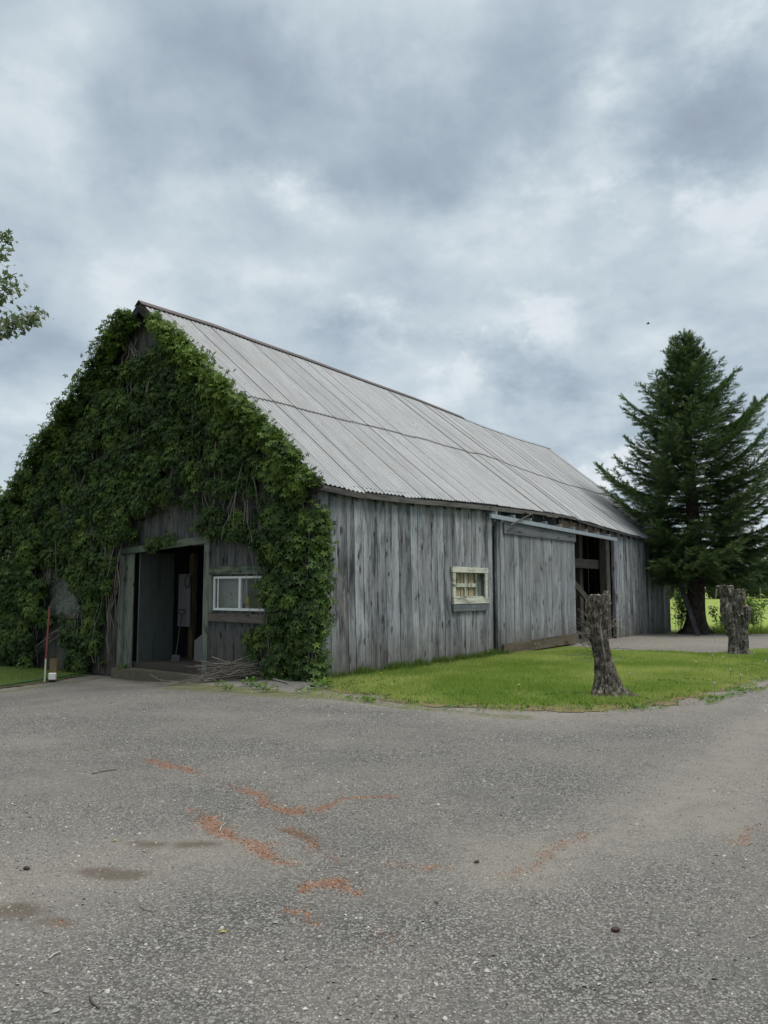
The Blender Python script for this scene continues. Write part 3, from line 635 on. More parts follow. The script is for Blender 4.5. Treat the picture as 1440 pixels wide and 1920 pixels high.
# left and rear walls
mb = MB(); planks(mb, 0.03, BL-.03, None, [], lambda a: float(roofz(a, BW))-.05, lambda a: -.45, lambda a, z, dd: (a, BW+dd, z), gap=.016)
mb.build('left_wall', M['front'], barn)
mb = MB(); planks(mb, 0.03, BW-.03, None, [], lambda a: float(roofz(BL, a))-.1, lambda a: -.25, lambda a, z, dd: (BL+dd, a, z), gap=.012)
mb.build('rear_wall', M['side'], barn)
mb = MB(); mb.box(.05, BL-.05, .06, BW-.05, -.5, .012, .5); mb.build('floor', M['soil'], barn)
# roof sheets
def roof_slope(side):
    V = []; seam = []; rn = []; us = np.arange(-.25, BL+.68, .0178)
    seams = []; p = -.25
    while p < BL+.7: seams.append((p, random.choice([.5, .8, 1, 1]), random.random())); p += random.choice([.62, .64, .66, .68])
    sp = np.array([s[0] for s in seams]); si = np.searchsorted(sp, us, 'right')-1
    sd_ = us-sp[si]; sv = np.where(sd_ < .03, np.array([s[1] for s in seams])[si], 0.); rr = np.array([s[2] for s in seams])[si]
    rib = .013*np.cos(us/.128*2*np.pi)+np.where(sd_ < .05, .010, 0)
    rows = [(0, 0.), (.006, 0.), (.13, .0), (.27, .0), (.40, 0), (.535, .003), (.545, .004), (.532, -.018), (.65, -.016), (.77, -.014), (.88, -.012), (.99, -.01)]; NL = 11
    F = []; nU = len(us)
    for ri, (s_, dz_) in enumerate(rows):
        ji = vnoise(si*3.7, si*0+ri*0+(1 if ri > 6 else 0), 77)
        for i, u_ in enumerate(us):
            s2 = s_
            if ri in (5, 6, 11): s2 += .010*(ji[i]-.5)
            if ri == 11: s2 += .004+.02*max(0, ji[i]-.6)*(1 if u_ > 9 else .3)
            a = 1-s2; zr, ze = float(rz_(u_)), float(ez(u_)); v_ = -OV+(RV+OV)*a; z = ze+(zr-ze)*a
            z += .02*(vnoise(u_*.9, s2*4, 3)-.5)*2*min(1, s_*3)
            if ri == 11 and 9.5 < u_ < 14: z += .03*(ji[i]-.5)
            if side: v_ = 2*RV-v_+(BW-2*RV)*(1-a)
            V.append((u_, v_, z+rib[i]+dz_)); seam.append(max(sv[i], .9 if ri == 6 else (.55 if ri == 0 else 0), .55*max(0, -math.cos(u_/.128*2*math.pi))**3)); rn.append(rr[i])
    idx = np.arange(len(V)).reshape(len(rows), nU)
    for ri in range(len(rows)-1):
        if ri == 6: continue
        f = np.stack([idx[ri, :-1], idx[ri+1, :-1], idx[ri+1, 1:], idx[ri, 1:]], -1); F.append(f[:, ::-1] if side else f)
    F = np.concatenate(F)
    return np.array(V), F, seam, rn
a = roof_slope(0); b_ = roof_slope(1)
me = fast_mesh('roof', np.concatenate([a[0], b_[0]]), np.concatenate([a[1], b_[1]+len(a[0])]), {'seam': a[2]+b_[2], 'rnd': a[3]+b_[3]}, False)
roof = link('roof', me, M['roof'], barn)
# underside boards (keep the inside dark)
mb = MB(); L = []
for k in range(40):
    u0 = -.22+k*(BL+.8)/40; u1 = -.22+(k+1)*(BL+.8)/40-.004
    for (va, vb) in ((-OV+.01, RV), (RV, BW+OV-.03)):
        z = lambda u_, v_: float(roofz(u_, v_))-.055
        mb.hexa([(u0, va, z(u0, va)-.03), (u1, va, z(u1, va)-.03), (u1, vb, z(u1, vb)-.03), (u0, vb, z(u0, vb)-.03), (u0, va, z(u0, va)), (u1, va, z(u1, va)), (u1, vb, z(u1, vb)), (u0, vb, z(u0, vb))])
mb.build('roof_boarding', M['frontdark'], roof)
mb = MB(); us = np.linspace(-.29, 13.6, 60)
for i in range(59):
    for sgn in (-1, 1):
        A = [(us[i], RV, float(rz_(us[i]))+.055), (us[i+1]+.01, RV, float(rz_(us[i+1]))+.055)]
        Bq = [(us[i], RV+sgn*.13, float(rz_(us[i]))-.055), (us[i+1]+.01, RV+sgn*.13, float(rz_(us[i+1]))-.055)]
        lo = [(p[0], p[1], p[2]-.014) for p in (A[0], A[1], Bq[1], Bq[0])]; hi = [A[0], A[1], Bq[1], Bq[0]]
        if sgn > 0: lo = lo[::-1]; hi = hi[::-1]
        mb.hexa(lo+hi, .5)
mb.build('ridge_cap', M['ridge'], roof)
mb = MB(); us = np.linspace(13.61, BL+.68, 24)
for i in range(23):
    for sgn in (-1, 1):
        p4 = [(us[i], RV, float(rz_(us[i]))+.04), (us[i+1], RV, float(rz_(us[i+1]))+.04), (us[i+1], RV+sgn*.15, float(rz_(us[i+1]))-.085), (us[i], RV+sgn*.15, float(rz_(us[i]))-.085)]
        lo = [(p[0], p[1], p[2]-.012) for p in p4]
        if sgn > 0: lo = lo[::-1]; p4 = p4[::-1]
        mb.hexa(lo+p4, .5)
mb.build('ridge_cap', M['track'], roof)
mb = MB()
for (va, vb) in ((-OV, RV), (BW+OV, RV)):
    pa = Vector((-.275, va, float(roofz(-.3, va))-.11)); pb = Vector((-.275, vb, float(roofz(-.3, vb))-.11)); mb.bar(pa, pb, .035, .15, up=(0, 0, 1))
rk = mb.build('rake_board', M['rake'], roof)
mb = MB()
for i in range(len(EU)-1):
    if EU[i] >= 10.9: break
    n_ = 6
    for k in range(n_):
        ua = EU[i]+(EU[i+1]-EU[i])*k/n_; ub = EU[i]+(EU[i+1]-EU[i])*(k+1)/n_; za = float(ez(ua))-.025; zb = float(ez(ub))-.025
        hh = .10 if ua < 7 else random.uniform(.05, .11)
        mb.hexa([(ua, -OV-.01, za-hh), (ub, -OV-.01, zb-hh), (ub, -OV+.02, zb-hh), (ua, -OV+.02, za-hh), (ua, -OV-.01, za), (ub, -OV-.01, zb), (ub, -OV+.02, zb), (ua, -OV+.02, za)], .4+.1*i)
mb.build('fascia_board', M['fascia'], roof)
mb = MB()
for u_ in np.arange(.2, BL, .62):
    mb.hexa([(x, v_, float(roofz(u_, v_))-dz_) for dz_ in (.22, .09) for (x, v_) in ((u_-.03, -OV+.03), (u_+.03, -OV+.03), (u_+.03, RV), (u_-.03, RV))])
mb.build('rafters', M['frontdark'], roof)
# sliding door
sd_ = MB(); za = 3.26; zb = .12
S0 = d0; S1 = d1
planks(sd_, S0, S1, None, [], lambda a: 3.2, lambda a: .16, lambda a, z, dd: (a, -.13-dd, z), .17, .26, gap=.004)
door = sd_.build('sliding_door', M['slide'], barn)
mb = MB(); mb.box(S0+.12, S1, -.185, -.155, 2.93, 3.22); mb.build('top_rail', M['rail'], door)
mb = MB(); mb.hexa([(S0, -.19, .02), (S1+.04, -.19, .06), (S1+.04, -.155, .06), (S0, -.155, .02), (S0, -.19, .27), (S1+.04, -.19, .33), (S1+.04, -.155, .33), (S0, -.155, .27)]); mb.build('bottom_rail', M['railb'], door)
mb = MB(); mb.box(S0-.16, S0-.01, -.12, -.05, -.02, 3.2); mb.build('door_stop_post', M['side'], barn)
mb = MB(); mb.tube([(S1-.2, -.165, 1.28), (S1-.2, -.22, 1.3), (S1-.2, -.22, 1.52), (S1-.2, -.165, 1.54)], [.012]*4, 6); mb.build('handle', M['steel'], door)
t0 = SW(918, 967, -.2); t1 = SW(1155, 1012, -.2)
print('track', t0, t1)
tr = MB(); A = Vector((t0[0], -.22, t0[1])); B_ = Vector((t1[0], -.22, t1[1])); tr.bar(A, B_, .06, .10)
trk = tr.build('door_track', M['track'], barn)
for k in range(9):
    mb = MB(); p = A.lerp(B_, (k+.3)/9.); mb.box(p.x-.02, p.x+.02, p.y-.03, p.y+.2, p.z+.05, p.z+.13)
    mb.build('track_bracket', M['track'], trk)
mb = MB(); p = SW(955, 985, -.25); p2 = SW(1000, 962, -.3); mb.bar((p[0], -.27, p[1]), (p2[0], -.30, p2[1]), .045, .02); mb.build('eaves_brace', M['fascia'], barn)
# opening timbers
for (a, b_, c, d_, e) in ((o1_-.38, o1_-.06, .05, .28, 3.3), (o1_-1.0, o1_-.72, .7, .95, 3.6), (13.2, 13.42, 2.6, 2.82, 5.4), (13.2, 13.42, 7.6, 7.82, 5.4)):
    mb = MB(); mb.box(a, b_, c, d_, 0, e, j=.01); mb.build('post', M['beam'], barn)
mb = MB(); mb.box(9.3, o1_+.1, .30, .5, 2.22, 2.5); mb.build('tie_beam', M['beamx'], barn)
mb = MB(); mb.bar((11.1, .34, 2.15), (14.0, .34, .75), .06, .20); mb.build('diagonal_brace', M['beam'], barn)
mb = MB(); mb.box(o1_+.02, o1_+.09, -.06, -.0, 0, 3.3); mb.build('door_jamb', M['side'], barn)
mb = MB(); mb.box(o1_+.12, o1_+.42, -.12, -.03, 1.33, 1.41, j=.01); mb.build('door_catch', M['cut'], barn)

# side window
z0, z1 = wz0, zt; win = MB(); win.box(w0-.04, w1+.02, -.075, -.02, z1-.13, z1+.0, j=.006); win.box(w0, w0+.11, -.065, -.02, z0+.29, z1-.135, j=.004)
win.box(w1-.12, w1, -.065, -.02, z0+.29, z1-.135, j=.004); win.box(w0, w1+.02, -.08, -.02, z0+.16, z0+.285, j=.006)
wf = win.build('window', M['pframe'], barn)
mb = MB(); mb.box(w0, w1+.01, -.07, -.02, z0-.01, z0+.155, j=.006); mb.build('sill', M['rail'], wf)
mb = MB(); gx0 = w0+.11; gx1 = w0+(w1-w0)*.72; zm = (z0+.285+z1-.13)/2
mb.box(gx0, gx1, .0, .03, zm-.04, zm+.045); mb.box(gx1-.03, gx1+.03, .0, .03, z0+.29, z1-.13); mb.box(gx0+.002, gx0+.05, .0, .03, z0+.29, z1-.13)
mb.box((gx0+gx1)/2-.0, (gx0+gx1)/2+.04, .005, .028, z0+.29, zm-.041); mb.box((gx0+gx1)/2-.0, (gx0+gx1)/2+.04, .005, .028, zm+.046, z1-.13)
mb.box(gx0, w1-.12, -.01, .028, z0+.286, z0+.32)
mb.build('sash', M['pframev'], wf)
mb = MB(); pw = (gx1-gx0)/3.2
for k in range(3): mb.box(gx0+.06+k*pw*1.08, gx0+.06+k*pw*1.08+pw*.97, .05, .07, z0+.2, z1)
mb.build('inner_board', M['ply'], wf)
mb = MB(); mb.box(gx1+.05, gx1+.16, .03, .05, z0+.2, z1); mb.box(gx1+.18, w1-.05, .05, .07, z0+.2, z1); mb.box(gx0-.1, w1, .10, .12, z0, z1+.1); mb.build('shutter_back', M['greenv'], wf)

# gable doorway
DZ0 = Tf(*B2W(0, 5, 0)[:2])
LIN0 = FW(235, 1034)[1]; LIN1 = FW(392, 1018)[1]
mb = MB(); mb.hexa([(-.08, dv1-.18, LIN1-.0), (.0, dv1-.18, LIN1), (.0, dL+.14, LIN0-.08), (-.08, dL+.14, LIN0-.08), (-.08, dv1-.18, LIN1+.15), (0, dv1-.18, LIN1+.15), (0, dL+.14, LIN0+.06), (-.08, dL+.14, LIN0+.06)])
df = mb.build('door_frame', M['greenh'], barn)
mb = MB(); mb.box(-.075, .03, dL-.03, dL+.10, DZ0-.03, LIN0-.09, j=.006); mb.build('jamb', M['greenv'], df)
mb = MB(); mb.box(-.07, .04, dv1-.15, dv1, DZ0+.04, LIN1-.005, j=.006); mb.build('jamb', M['greenv'], df)
mb = MB(); mb.hexa([(-.02, dv0+.04, DZ0+.12), (.01, dv0+.04, DZ0+.12), (.01, dL-.04, DZ0+.17), (-.02, dL-.04, DZ0+.17), (-.02, dv0+.04, LIN0+.02), (.01, dv0+.04, LIN0+.02), (.01, dL-.04, LIN0-.07), (-.02, dL-.04, LIN0-.07)])
mb.build('side_board', M['greenv'], df)
mb = MB(); H0 = Vector((.06, dv0-.05, 0)); aa = R(96)
dirv = Vector((math.sin(aa), -math.cos(aa), 0)); nrm = Vector((dirv.y, -dirv.x, 0))
for k in range(5):
    p0 = H0+dirv*(1.02*k/5); p1 = H0+dirv*(1.02*(k+1)/5-.004); jj = random.uniform(-.004, .004)
    q0 = [p0+nrm*jj, p1+nrm*jj, p1+nrm*(jj+.03), p0+nrm*(jj+.03)]
    mb.hexa([(p.x, p.y, -.10) for p in q0]+[(p.x, p.y, LIN0-.02) for p in q0])
dl = mb.build('door', M['doorleaf'], barn)
pk = H0+dirv*.95-nrm*.03 if nrm.y < 0 else H0+dirv*.95+nrm*.06
mb = MB(); mb.box(pk.x-.03, pk.x+.03, pk.y-.03, pk.y+.03, 1.12, 1.18); mb.build('knob', M['glaze'], dl)
# inner partition: posts and low wall seen through the doorway
def BI(px, py, u): v_, z = FW(px, py, u); return (u, v_, z)
mb = MB(); p = BI(360, 1150, 1.25); mb.box(1.2, 1.3, p[1]-.09, p[1]+.06, -.2, 2.4); mb.build('inner_post', M['post'], barn)
mb = MB(); p = BI(374, 1230, 1.0); pp = BI(385, 1197, 1.0)
mb.hexa([(1.0, pp[1]-.15, -.2), (1.03, pp[1]-.15, -.2), (1.03, p[1]+.18, -.2), (1.0, p[1]+.18, -.2), (1.0, pp[1]-.15, .75), (1.03, pp[1]-.15, .75), (1.03, p[1]+.18, .45), (1.0, p[1]+.18, .45)])
mb.build('inner_low_board', M['panelin'], barn)
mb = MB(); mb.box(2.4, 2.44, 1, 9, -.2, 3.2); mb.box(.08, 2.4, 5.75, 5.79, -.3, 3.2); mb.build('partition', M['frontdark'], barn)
mb = MB(); mb.box(-.24, .02, dv1-.3, dL+.06, DZ0-.12, -.11, j=.025); mb.build('door_step', M['concrete'], barn)

# gable window with white sliding frame
mb = MB(); mb.box(-.07, 0, wv0-.1, dv1-.16, WZ1+.04, WZ1+.19, j=.006); wfr = mb.build('window_surround', M['greenh'], barn)
mb = MB(); mb.box(-.075, 0, wv0-.1, dv1-.17, WZ0-.22, WZ0-.06, j=.008); mb.build('sill', M['sillh'], wfr)
mb = MB(); mb.box(-.06, 0, wv1+.01, dv1-.155, WZ0-.055, WZ1+.035, j=.004); mb.build('window_jamb', M['greenv'], wfr)
fw = .042; mb = MB(); ya, yb = wv0, wv1
mb.box(-.035, .02, ya, yb, WZ0, WZ0+fw+.005, .5); mb.box(-.035, .02, ya, yb, WZ1-fw, WZ1, .5); mb.box(-.033, .02, yb-fw, yb, WZ0+fw, WZ1-fw, .5); mb.box(-.033, .02, ya, ya+fw, WZ0+fw, WZ1-fw, .5)
mm = FW(452, 1110)[0]; mb.box(-.04, .018, mm-.028, mm+.028, WZ0+fw, WZ1-fw, .5); mb.box(-.015, .012, yb-.13, yb-.105, WZ0+fw, WZ1-fw, .5)
wv = mb.build('window', M['white'], barn)
mb = MB(); mb.box(-.006, -.002, mm+.02, yb-fw, WZ0+fw, WZ1-fw, .5); mb.build('pane', M['clear'], wv)
mb = MB(); mb.box(.008, .012, ya+fw, mm-.02, WZ0+fw, WZ1-fw, .5); mb.build('pane', M['clear'], wv)
mb = MB(); mb.box(.12, .14, mm-.05, yb-.02, WZ0-.02, WZ1+.05, .5); mb.build('inner_panel', M['panelw'], wv)
for (px, py) in ((432, 1113), (434, 1124)):
    mb = MB(); v_, z = FW(px, py, .1); mb.tube([(.118, v_, z), (.105, v_, z)], [.014, .014], 8); mb.build('panel_hole', M['dark'], wv)
mb = MB(); mb.box(.021, .26, wv0-.1, wv1+.1, WZ0-.04, WZ0-.001, .5); mb.build('window_ledge', M['frontdark'], wv)
# left window under plastic sheeting
ng = 26; V = []; F = []
for i in range(ng+1):
    for j in range(ng+1):
        a = lv0+(lv1-lv0)*i/ng; z = LZ0+(LZ1-LZ0)*j/ng
        dd = .05*mnoise.noise(Vector((a*3+z*2.5, z*2, 0)))+.03*math.sin(math.atan2(z-LZ1, a-(lv0+lv1)/2)*16)
        V.append((-.03+dd, a, z))
for i in range(ng):
    for j in range(ng): k = i*(ng+1)+j; F.append((k, k+1, k+ng+2, k+ng+1))
ps = link('window', fast_mesh('window', V, F, None, True), M['sheet'], barn)
tag(ps, 'window under cloudy plastic sheeting')
mb = MB(); mb.box(-.06, 0, lv0, lv1, LZ0-.09, LZ0, j=.006); mb.build('sill', M['sillh'], ps); mb = MB(); mb.box(-.06, 0, lv0, lv1, LZ1, LZ1+.08, j=.006); mb.build('lintel', M['sillh'], ps)
mb = MB(); mb.box(-.05, 0, lv0-.3, lv1+.2, LZ0-.62, LZ0-.50, j=.006); mb.build('girt_board', M['sillh'], barn)

# ------------------------------------------------------------------ creeper on the gable
ivy = empty('creeper', B2W(-.15, 4, -.3), BANG, label='dense green climbing creeper covering the barn gable', cat='climbing plant')
off = Vector((-.15, 4, -.3))
def wp_(pts): return [FW(*p) for p in pts]
HOLES = [wp_([(222, 1265), (232, 1030), (262, 1010), (275, 975), (330, 958), (402, 968), (402, 1015), (462, 1020), (504, 1066), (506, 1154), (480, 1170), (458, 1185), (468, 1215), (500, 1230), (515, 1278), (395, 1290), (225, 1290)]),
         wp_([(100, 1110), (112, 1092), (140, 1086), (152, 1108), (153, 1132), (140, 1148), (108, 1150), (98, 1134)]),
         wp_([(88, 1180), (125, 1178), (140, 1210), (130, 1262), (85, 1262)]),
         wp_([(205, 1150), (232, 1090), (225, 1265), (200, 1262)]), wp_([(0, 1068), (24, 1070), (26, 1098), (0, 1100)]),
         wp_([(232, 622), (262, 566), (290, 600), (304, 640), (290, 668), (255, 672)])]
def inhole(v, z, k=0.):
    r = np.zeros(len(v), bool)
    for h in HOLES:
        r |= inpoly(v, z, h)
        if k: r |= polydist(v, z, h, True) < k
    return r
clv = []; tries = 0
while len(clv) < 800 and tries < 30000:
    tries += 1; v = random.uniform(.13, BW+.42); z = random.uniform(-.25, 7.5)
    top = float(roofz(-.3, v)); zlow = -.2
    if v > BW: top = 3.6
    if z > top-.02: continue
    r = random.uniform(.14, .34)
    if inhole(np.array([v]), np.array([z]), r*.72)[0]: continue
    dcr = fbm(v*.55, z*.5, 61); 
    edge = top-z
    if 2.5 < z < 5.2 and dcr < .38 and random.random() < .75: continue
    thick = .02+.16*float(fbm(v*.9+3, z*.8, 62))+random.uniform(0, .16)+.22*max(0, .5-edge)+.10*(v < 1.0)
    if v > 8.8: thick += .15
    clv.append((v, z, r, thick, edge))
LF_V = []; LF_F = []
for k_, (ang, ln) in enumerate(((0, 1.), (55, .88), (-55, .88), (112, .6), (-112, .6))):
    c, s = math.cos(R(ang)), math.sin(R(ang)); b0 = len(LF_V)
    for (a, w, zz) in ((.05, 0, 0), (.5, .23, .05), (1., 0, -.16), (.5, -.23, .05)):
        a *= ln; w *= ln; LF_V.append((a*c-w*s, a*s+w*c, zz))
    LF_F += [(b0, b0+1, b0+2), (b0, b0+2, b0+3)]
pos = []; nor = []; new = []
for (v, z, r, th, edge) in clv:
    n = int(64*(r/.26)**2); 
    th_ = np.random.default_rng(len(pos)).uniform
    a = RNG.uniform(0, 2*np.pi, n); rr = r*np.sqrt(RNG.uniform(0, 1, n)); hh = np.sqrt(np.maximum(0, 1-(rr/r)**2))
    dv = rr*np.cos(a); dz = rr*np.sin(a)*.8
    out = th+r*.6*hh*RNG.uniform(.3, 1.1, n)
    pos.append(np.stack([-out, v+dv, z+dz], 1)); nor.append(np.stack([-(.7+hh*.5), dv/r*.9, dz/r*.7+.55], 1))
    nw = .0 if random.random() < .5 else random.uniform(0, .38)
    if edge < .6 and v < RV: nw += random.uniform(.1, .45)
    if edge < .4: nw += .12
    new.append(np.clip(nw*hh*1.2+RNG.uniform(-.05, .1, n), 0, 1))
# edge growth: spills over both rakes and the right corner
def fringe(n, fv, fz, fu, spread, nw):
    t = RNG.uniform(0, 1, n); v = fv(t)+RNG.normal(0, spread, n); z = fz(t)+RNG.normal(0, spread, n); u_ = fu(t)+RNG.normal(0, .12, n)
    pos.append(np.stack([u_, v, z], 1)); nor.append(np.stack([-RNG.uniform(.2, 1, n), RNG.normal(0, .5, n), RNG.uniform(.2, 1, n)], 1)); new.append(np.clip(RNG.normal(nw, .12, n), 0, 1))
def rakepts(v0, v1, zo, n, sp, nw, uo=-.36):
    t0_ = RNG.uniform(0, 1, max(4, n//28)); vv = v0+(v1-v0)*t0_
    for v in vv:
        s = random.uniform(.5, 1.3); zt_ = float(roofz(-.3, v))+zo*random.uniform(-1, 1.1); m_ = 28
        pos.append(np.stack([uo+RNG.normal(0, .12, m_), v+RNG.normal(0, sp*s, m_), zt_+RNG.normal(0, sp*s*.7, m_)], 1))
        nor.append(np.stack([-RNG.uniform(.2, 1, m_), RNG.normal(0, .5, m_), RNG.uniform(.2, 1, m_)], 1)); new.append(np.clip(RNG.normal(nw, .14, m_), 0, 1))
rakepts(5.5, 10.6, .10, 3900, .13, .20)
rakepts(1.9, 4.4, .02, 1900, .12, .40)
rakepts(3.1, 4.2, .16, 420, .13, .45)
rakepts(-.08, .8, -.08, 520, .085, .15)
rakepts(.8, 1.9, -.02, 800, .11, .22)
rakepts(5.3, 6.3, .22, 520, .12, .35)
for k in range(44):      # right corner bulge below the eaves
    z = random.uniform(.1, 3.1)**.95; w_ = .07*math.exp(-((z-1.55)/.8)**2)+.04; m_ = 26
    pos.append(np.stack([-.12+RNG.normal(0, .11, m_), -w_*random.uniform(0, 1)+RNG.normal(0, .06, m_), z+RNG.normal(0, .10, m_)], 1))
    nor.append(np.stack([-RNG.uniform(.1, 1, m_), -RNG.uniform(.0, 1, m_), RNG.uniform(.2, 1, m_)], 1)); new.append(np.clip(RNG.normal(.13, .12, m_), 0, 1))
for k in range(70):      # left corner
    z = random.uniform(-.1, 3.6); m_ = 26; w_ = .12+.35*math.exp(-((z-2.6)/1.0)**2)
    pos.append(np.stack([-.15+RNG.normal(0, .15, m_), BW+w_*random.uniform(0, 1)+RNG.normal(0, .08, m_), z+RNG.normal(0, .12, m_)], 1))
    nor.append(np.stack([-RNG.uniform(.1, 1, m_), RNG.uniform(.0, 1, m_), RNG.uniform(.2, 1, m_)], 1)); new.append(np.clip(RNG.normal(.15, .14, m_), 0, 1))
# sparse leaves hugging the wall, hanging into the holes
n = 4500; v = RNG.uniform(0, BW, n); z = RNG.uniform(-.2, 7.2, n); k = (z < roofz(0, v)-.15) & ~inhole(v, z)
v, z = v[k], z[k]; n = len(v); pos.append(np.stack([-RNG.uniform(.04, .16, n), v, z], 1)); nor.append(np.stack([-np.ones(n), RNG.normal(0, .4, n), RNG.uniform(0, 1, n)], 1)); new.append(np.clip(RNG.normal(.0, .08, n), 0, 1))
for (px, py, n) in ((285, 1022, 60), (300, 1016, 60), (320, 1010, 25), (400, 1000, 60), (372, 985, 30), (392, 960, 60), (492, 1095, 24), (472, 1196, 40), (480, 1225, 60), (235, 1255, 20), (125, 1205, 30), (160, 1210, 60), (150, 1225, 60), (250, 1005, 60), (430, 1005, 25)):
    v, z = FW(px, py, -.1); pos.append(np.stack([-RNG.uniform(.06, .22, n), v+RNG.normal(0, .09, n), z+RNG.normal(0, .06, n)], 1)); nor.append(np.stack([-np.ones(n), RNG.normal(0, .5, n), RNG.uniform(.2, 1, n)], 1)); new.append(np.clip(RNG.normal(.12, .1, n), 0, 1))
pos = np.concatenate(pos); nor = np.concatenate(nor); new = np.concatenate(new); n = len(pos)
nor += RNG.normal(0, .32, (n, 3)); nor /= np.linalg.norm(nor, axis=1, keepdims=True)
down = np.stack([RNG.normal(0, .4, n), RNG.normal(0, .6, n), -np.ones(n)], 1); down -= nor*np.sum(down*nor, 1, keepdims=True)
rd_ = np.where(RNG.uniform(0, 1, n) < .04, .9, 0)
scatter('foliage', LF_V, LF_F, pos-np.array(off), frames_xy(down, nor), RNG.uniform(.045, .128, n), {'rnd': RNG.uniform(0, 1, n), 'new': new}, M['ivy'], ivy)
print('ivy leaves', n)
mb = MB()
for k in range(760):
    v = random.uniform(0, BW); top = float(roofz(0, v))-.3; z = random.uniform(.2, top)
    if inhole(np.array([v]), np.array([z]), .02)[0] and random.random() < .85: continue
    L = random.uniform(.5, 1.8); pts = []; x = -random.uniform(.05, .28); vv = v; zz = z; dr = random.gauss(0, .25)
    for i in range(7):
        pts.append(Vector((x, vv, zz))-off); vv += dr*L/7+random.gauss(0, .035); zz -= L/7; x = min(-.035, x+random.gauss(0, .02)); 
        if zz < -.25 or inhole(np.array([vv]), np.array([zz]))[0]: break
    if len(pts) > 2: mb.tube(pts, [random.uniform(.004, .009)]*len(pts), 3, cap=False)
for (a, b_) in (((215, 1180), (232, 960)), ((205, 1240), (228, 1060)), ((170, 1250), (215, 1120)), ((500, 1260), (560, 1100)), ((560, 1100), (590, 980)), ((520, 1240), (480, 1020)), ((50, 1240), (140, 1170)), ((140, 1170), (215, 1080)), ((258, 640), (250, 720)), ((250, 640), (285, 700)), ((275, 650), (225, 760)), ((160, 760), (120, 860)), ((180, 780), (150, 900)), ((470, 1230), (540, 1190)), ((575, 1240), (600, 1200))):
    for r_ in range(4):
        p0 = FW(*a); p1 = FW(*b_); pts = []; o2 = random.gauss(0, .12)
        for i in range(9):
            t = i/8; pts.append(Vector((-.08-.12*math.sin(t*3.1)+random.gauss(0, .012), p0[0]+(p1[0]-p0[0])*t+o2+random.gauss(0, .04), p0[1]+(p1[1]-p0[1])*t+random.gauss(0, .03)))-off)
        mb.tube(pts, [random.uniform(.006, .014)]*9, 4, cap=False)
for k in range(26):     # wiry shoots sticking out against the sky
    v = random.uniform(5.4, 10.4); p = Vector((-.4, v, float(roofz(-.3, v))+.08))-off; pts = [p.copy()]; dd = Vector((0, random.uniform(.2, 1), random.uniform(0, .9))).normalized()
    for i in range(6): p = p+dd*.06+Vector((0, random.gauss(0, .02), random.gauss(0, .025))); pts.append(p.copy())
    mb.tube(pts, [.005-.0005*i for i in range(7)], 3, cap=False)
mb.build('vine_stems', M['twig'], ivy)

# ------------------------------------------------------------------ stumps
def stem(root, name, matl, H, path, rad, roots, seed, z0=0., amp=1.0, cut='cut_face'):
    n, m_ = 110, 100; V = []
    for i in range(m_+1):
        t = i/m_; z = z0+H*t; px, py = path(t)
        for k in range(n):
            a = 2*math.pi*k/n; r = rad(t, a); ca, sa = math.cos(a), math.sin(a)
            for (ra, rl, rw) in roots:
                da = math.atan2(math.sin(a-ra), math.cos(a-ra)); r += rl*math.exp(-(da/rw)**2)*(.65*math.exp(-(z/.07))+.35*math.exp(-z/.22))
            r *= 1+amp*(.14*mnoise.noise(Vector((ca*2.4, sa*2.4, z*1.5+seed)))+.13*mnoise.noise(Vector((ca*5, sa*5, z*4+seed))))
            wv_ = .5*mnoise.noise(Vector((ca*3, sa*3, z*3+seed))); g = mnoise.noise(Vector((ca*5.5+wv_, sa*5.5+wv_, z*1.8+seed*2)))
            g2 = mnoise.noise(Vector((ca*12+wv_*2, sa*12, z*7+seed)))
            r += amp*(-.05*max(0, .2-abs(g))/.2+.022*g2-.016*max(0, .12-abs(g2))/.12+.009*mnoise.noise(Vector((ca*26, sa*26, z*34))))*min(1, r/.15)
            jz = 0 if i < m_ else .03*mnoise.noise(Vector((ca*2, sa*2, seed)))
            V.append((px+ca*r, py+sa*r, z+jz-(.08 if i == 0 else 0)))
    F = [(i*n+k, i*n+(k+1) % n, (i+1)*n+(k+1) % n, (i+1)*n+k) for i in range(m_) for k in range(n)]
    tr = link(name, fast_mesh(name, V, F, None, True), matl, root)
    px, py = path(1.0); ring = V[-n:]; zc = z0+H; V2 = [(px, py, zc-.012)]
    V2 += [(px+(v[0]-px)*.55, py+(v[1]-py)*.55, zc-.012+.02*mnoise.noise(Vector(v)*7)) for v in ring]+[(px+(v[0]-px)*.86, py+(v[1]-py)*.86, v[2]+.004) for v in ring]+[(px+(v[0]-px)*1.0, py+(v[1]-py)*1.0, v[2]-.02) for v in ring]
    F2 = [(0, 1+k, 1+(k+1) % n) for k in range(n)]+[(1+j*n+k, 1+(j+1)*n+k, 1+(j+1)*n+(k+1) % n, 1+j*n+(k+1) % n) for j in (0, 1) for k in range(n)]
    me = bpy.data.meshes.new(cut); me.from_pydata(V2, [], F2); me.update(); link(cut, me, M['cut'], tr if name != 'trunk' else root)
    return tr
def stump(loc, label): return empty('tree_stump', loc, label=label, cat='tree stump', group='pollarded tree stumps by the drive')
s1 = P(1136, 1307); 
def sr1(t, a): return (.132+.055*math.exp(-t/.10)-.012*math.sin(t*3.1)+.012*math.sin(t*11)+.042*sst((t-.72)/.2)*(1-.6*sst((t-.93)/.07)))*(1+.10*math.cos(2*a+1))
st1 = stump(s1, 'tall dark stump with a bare wood streak at the front lawn edge')
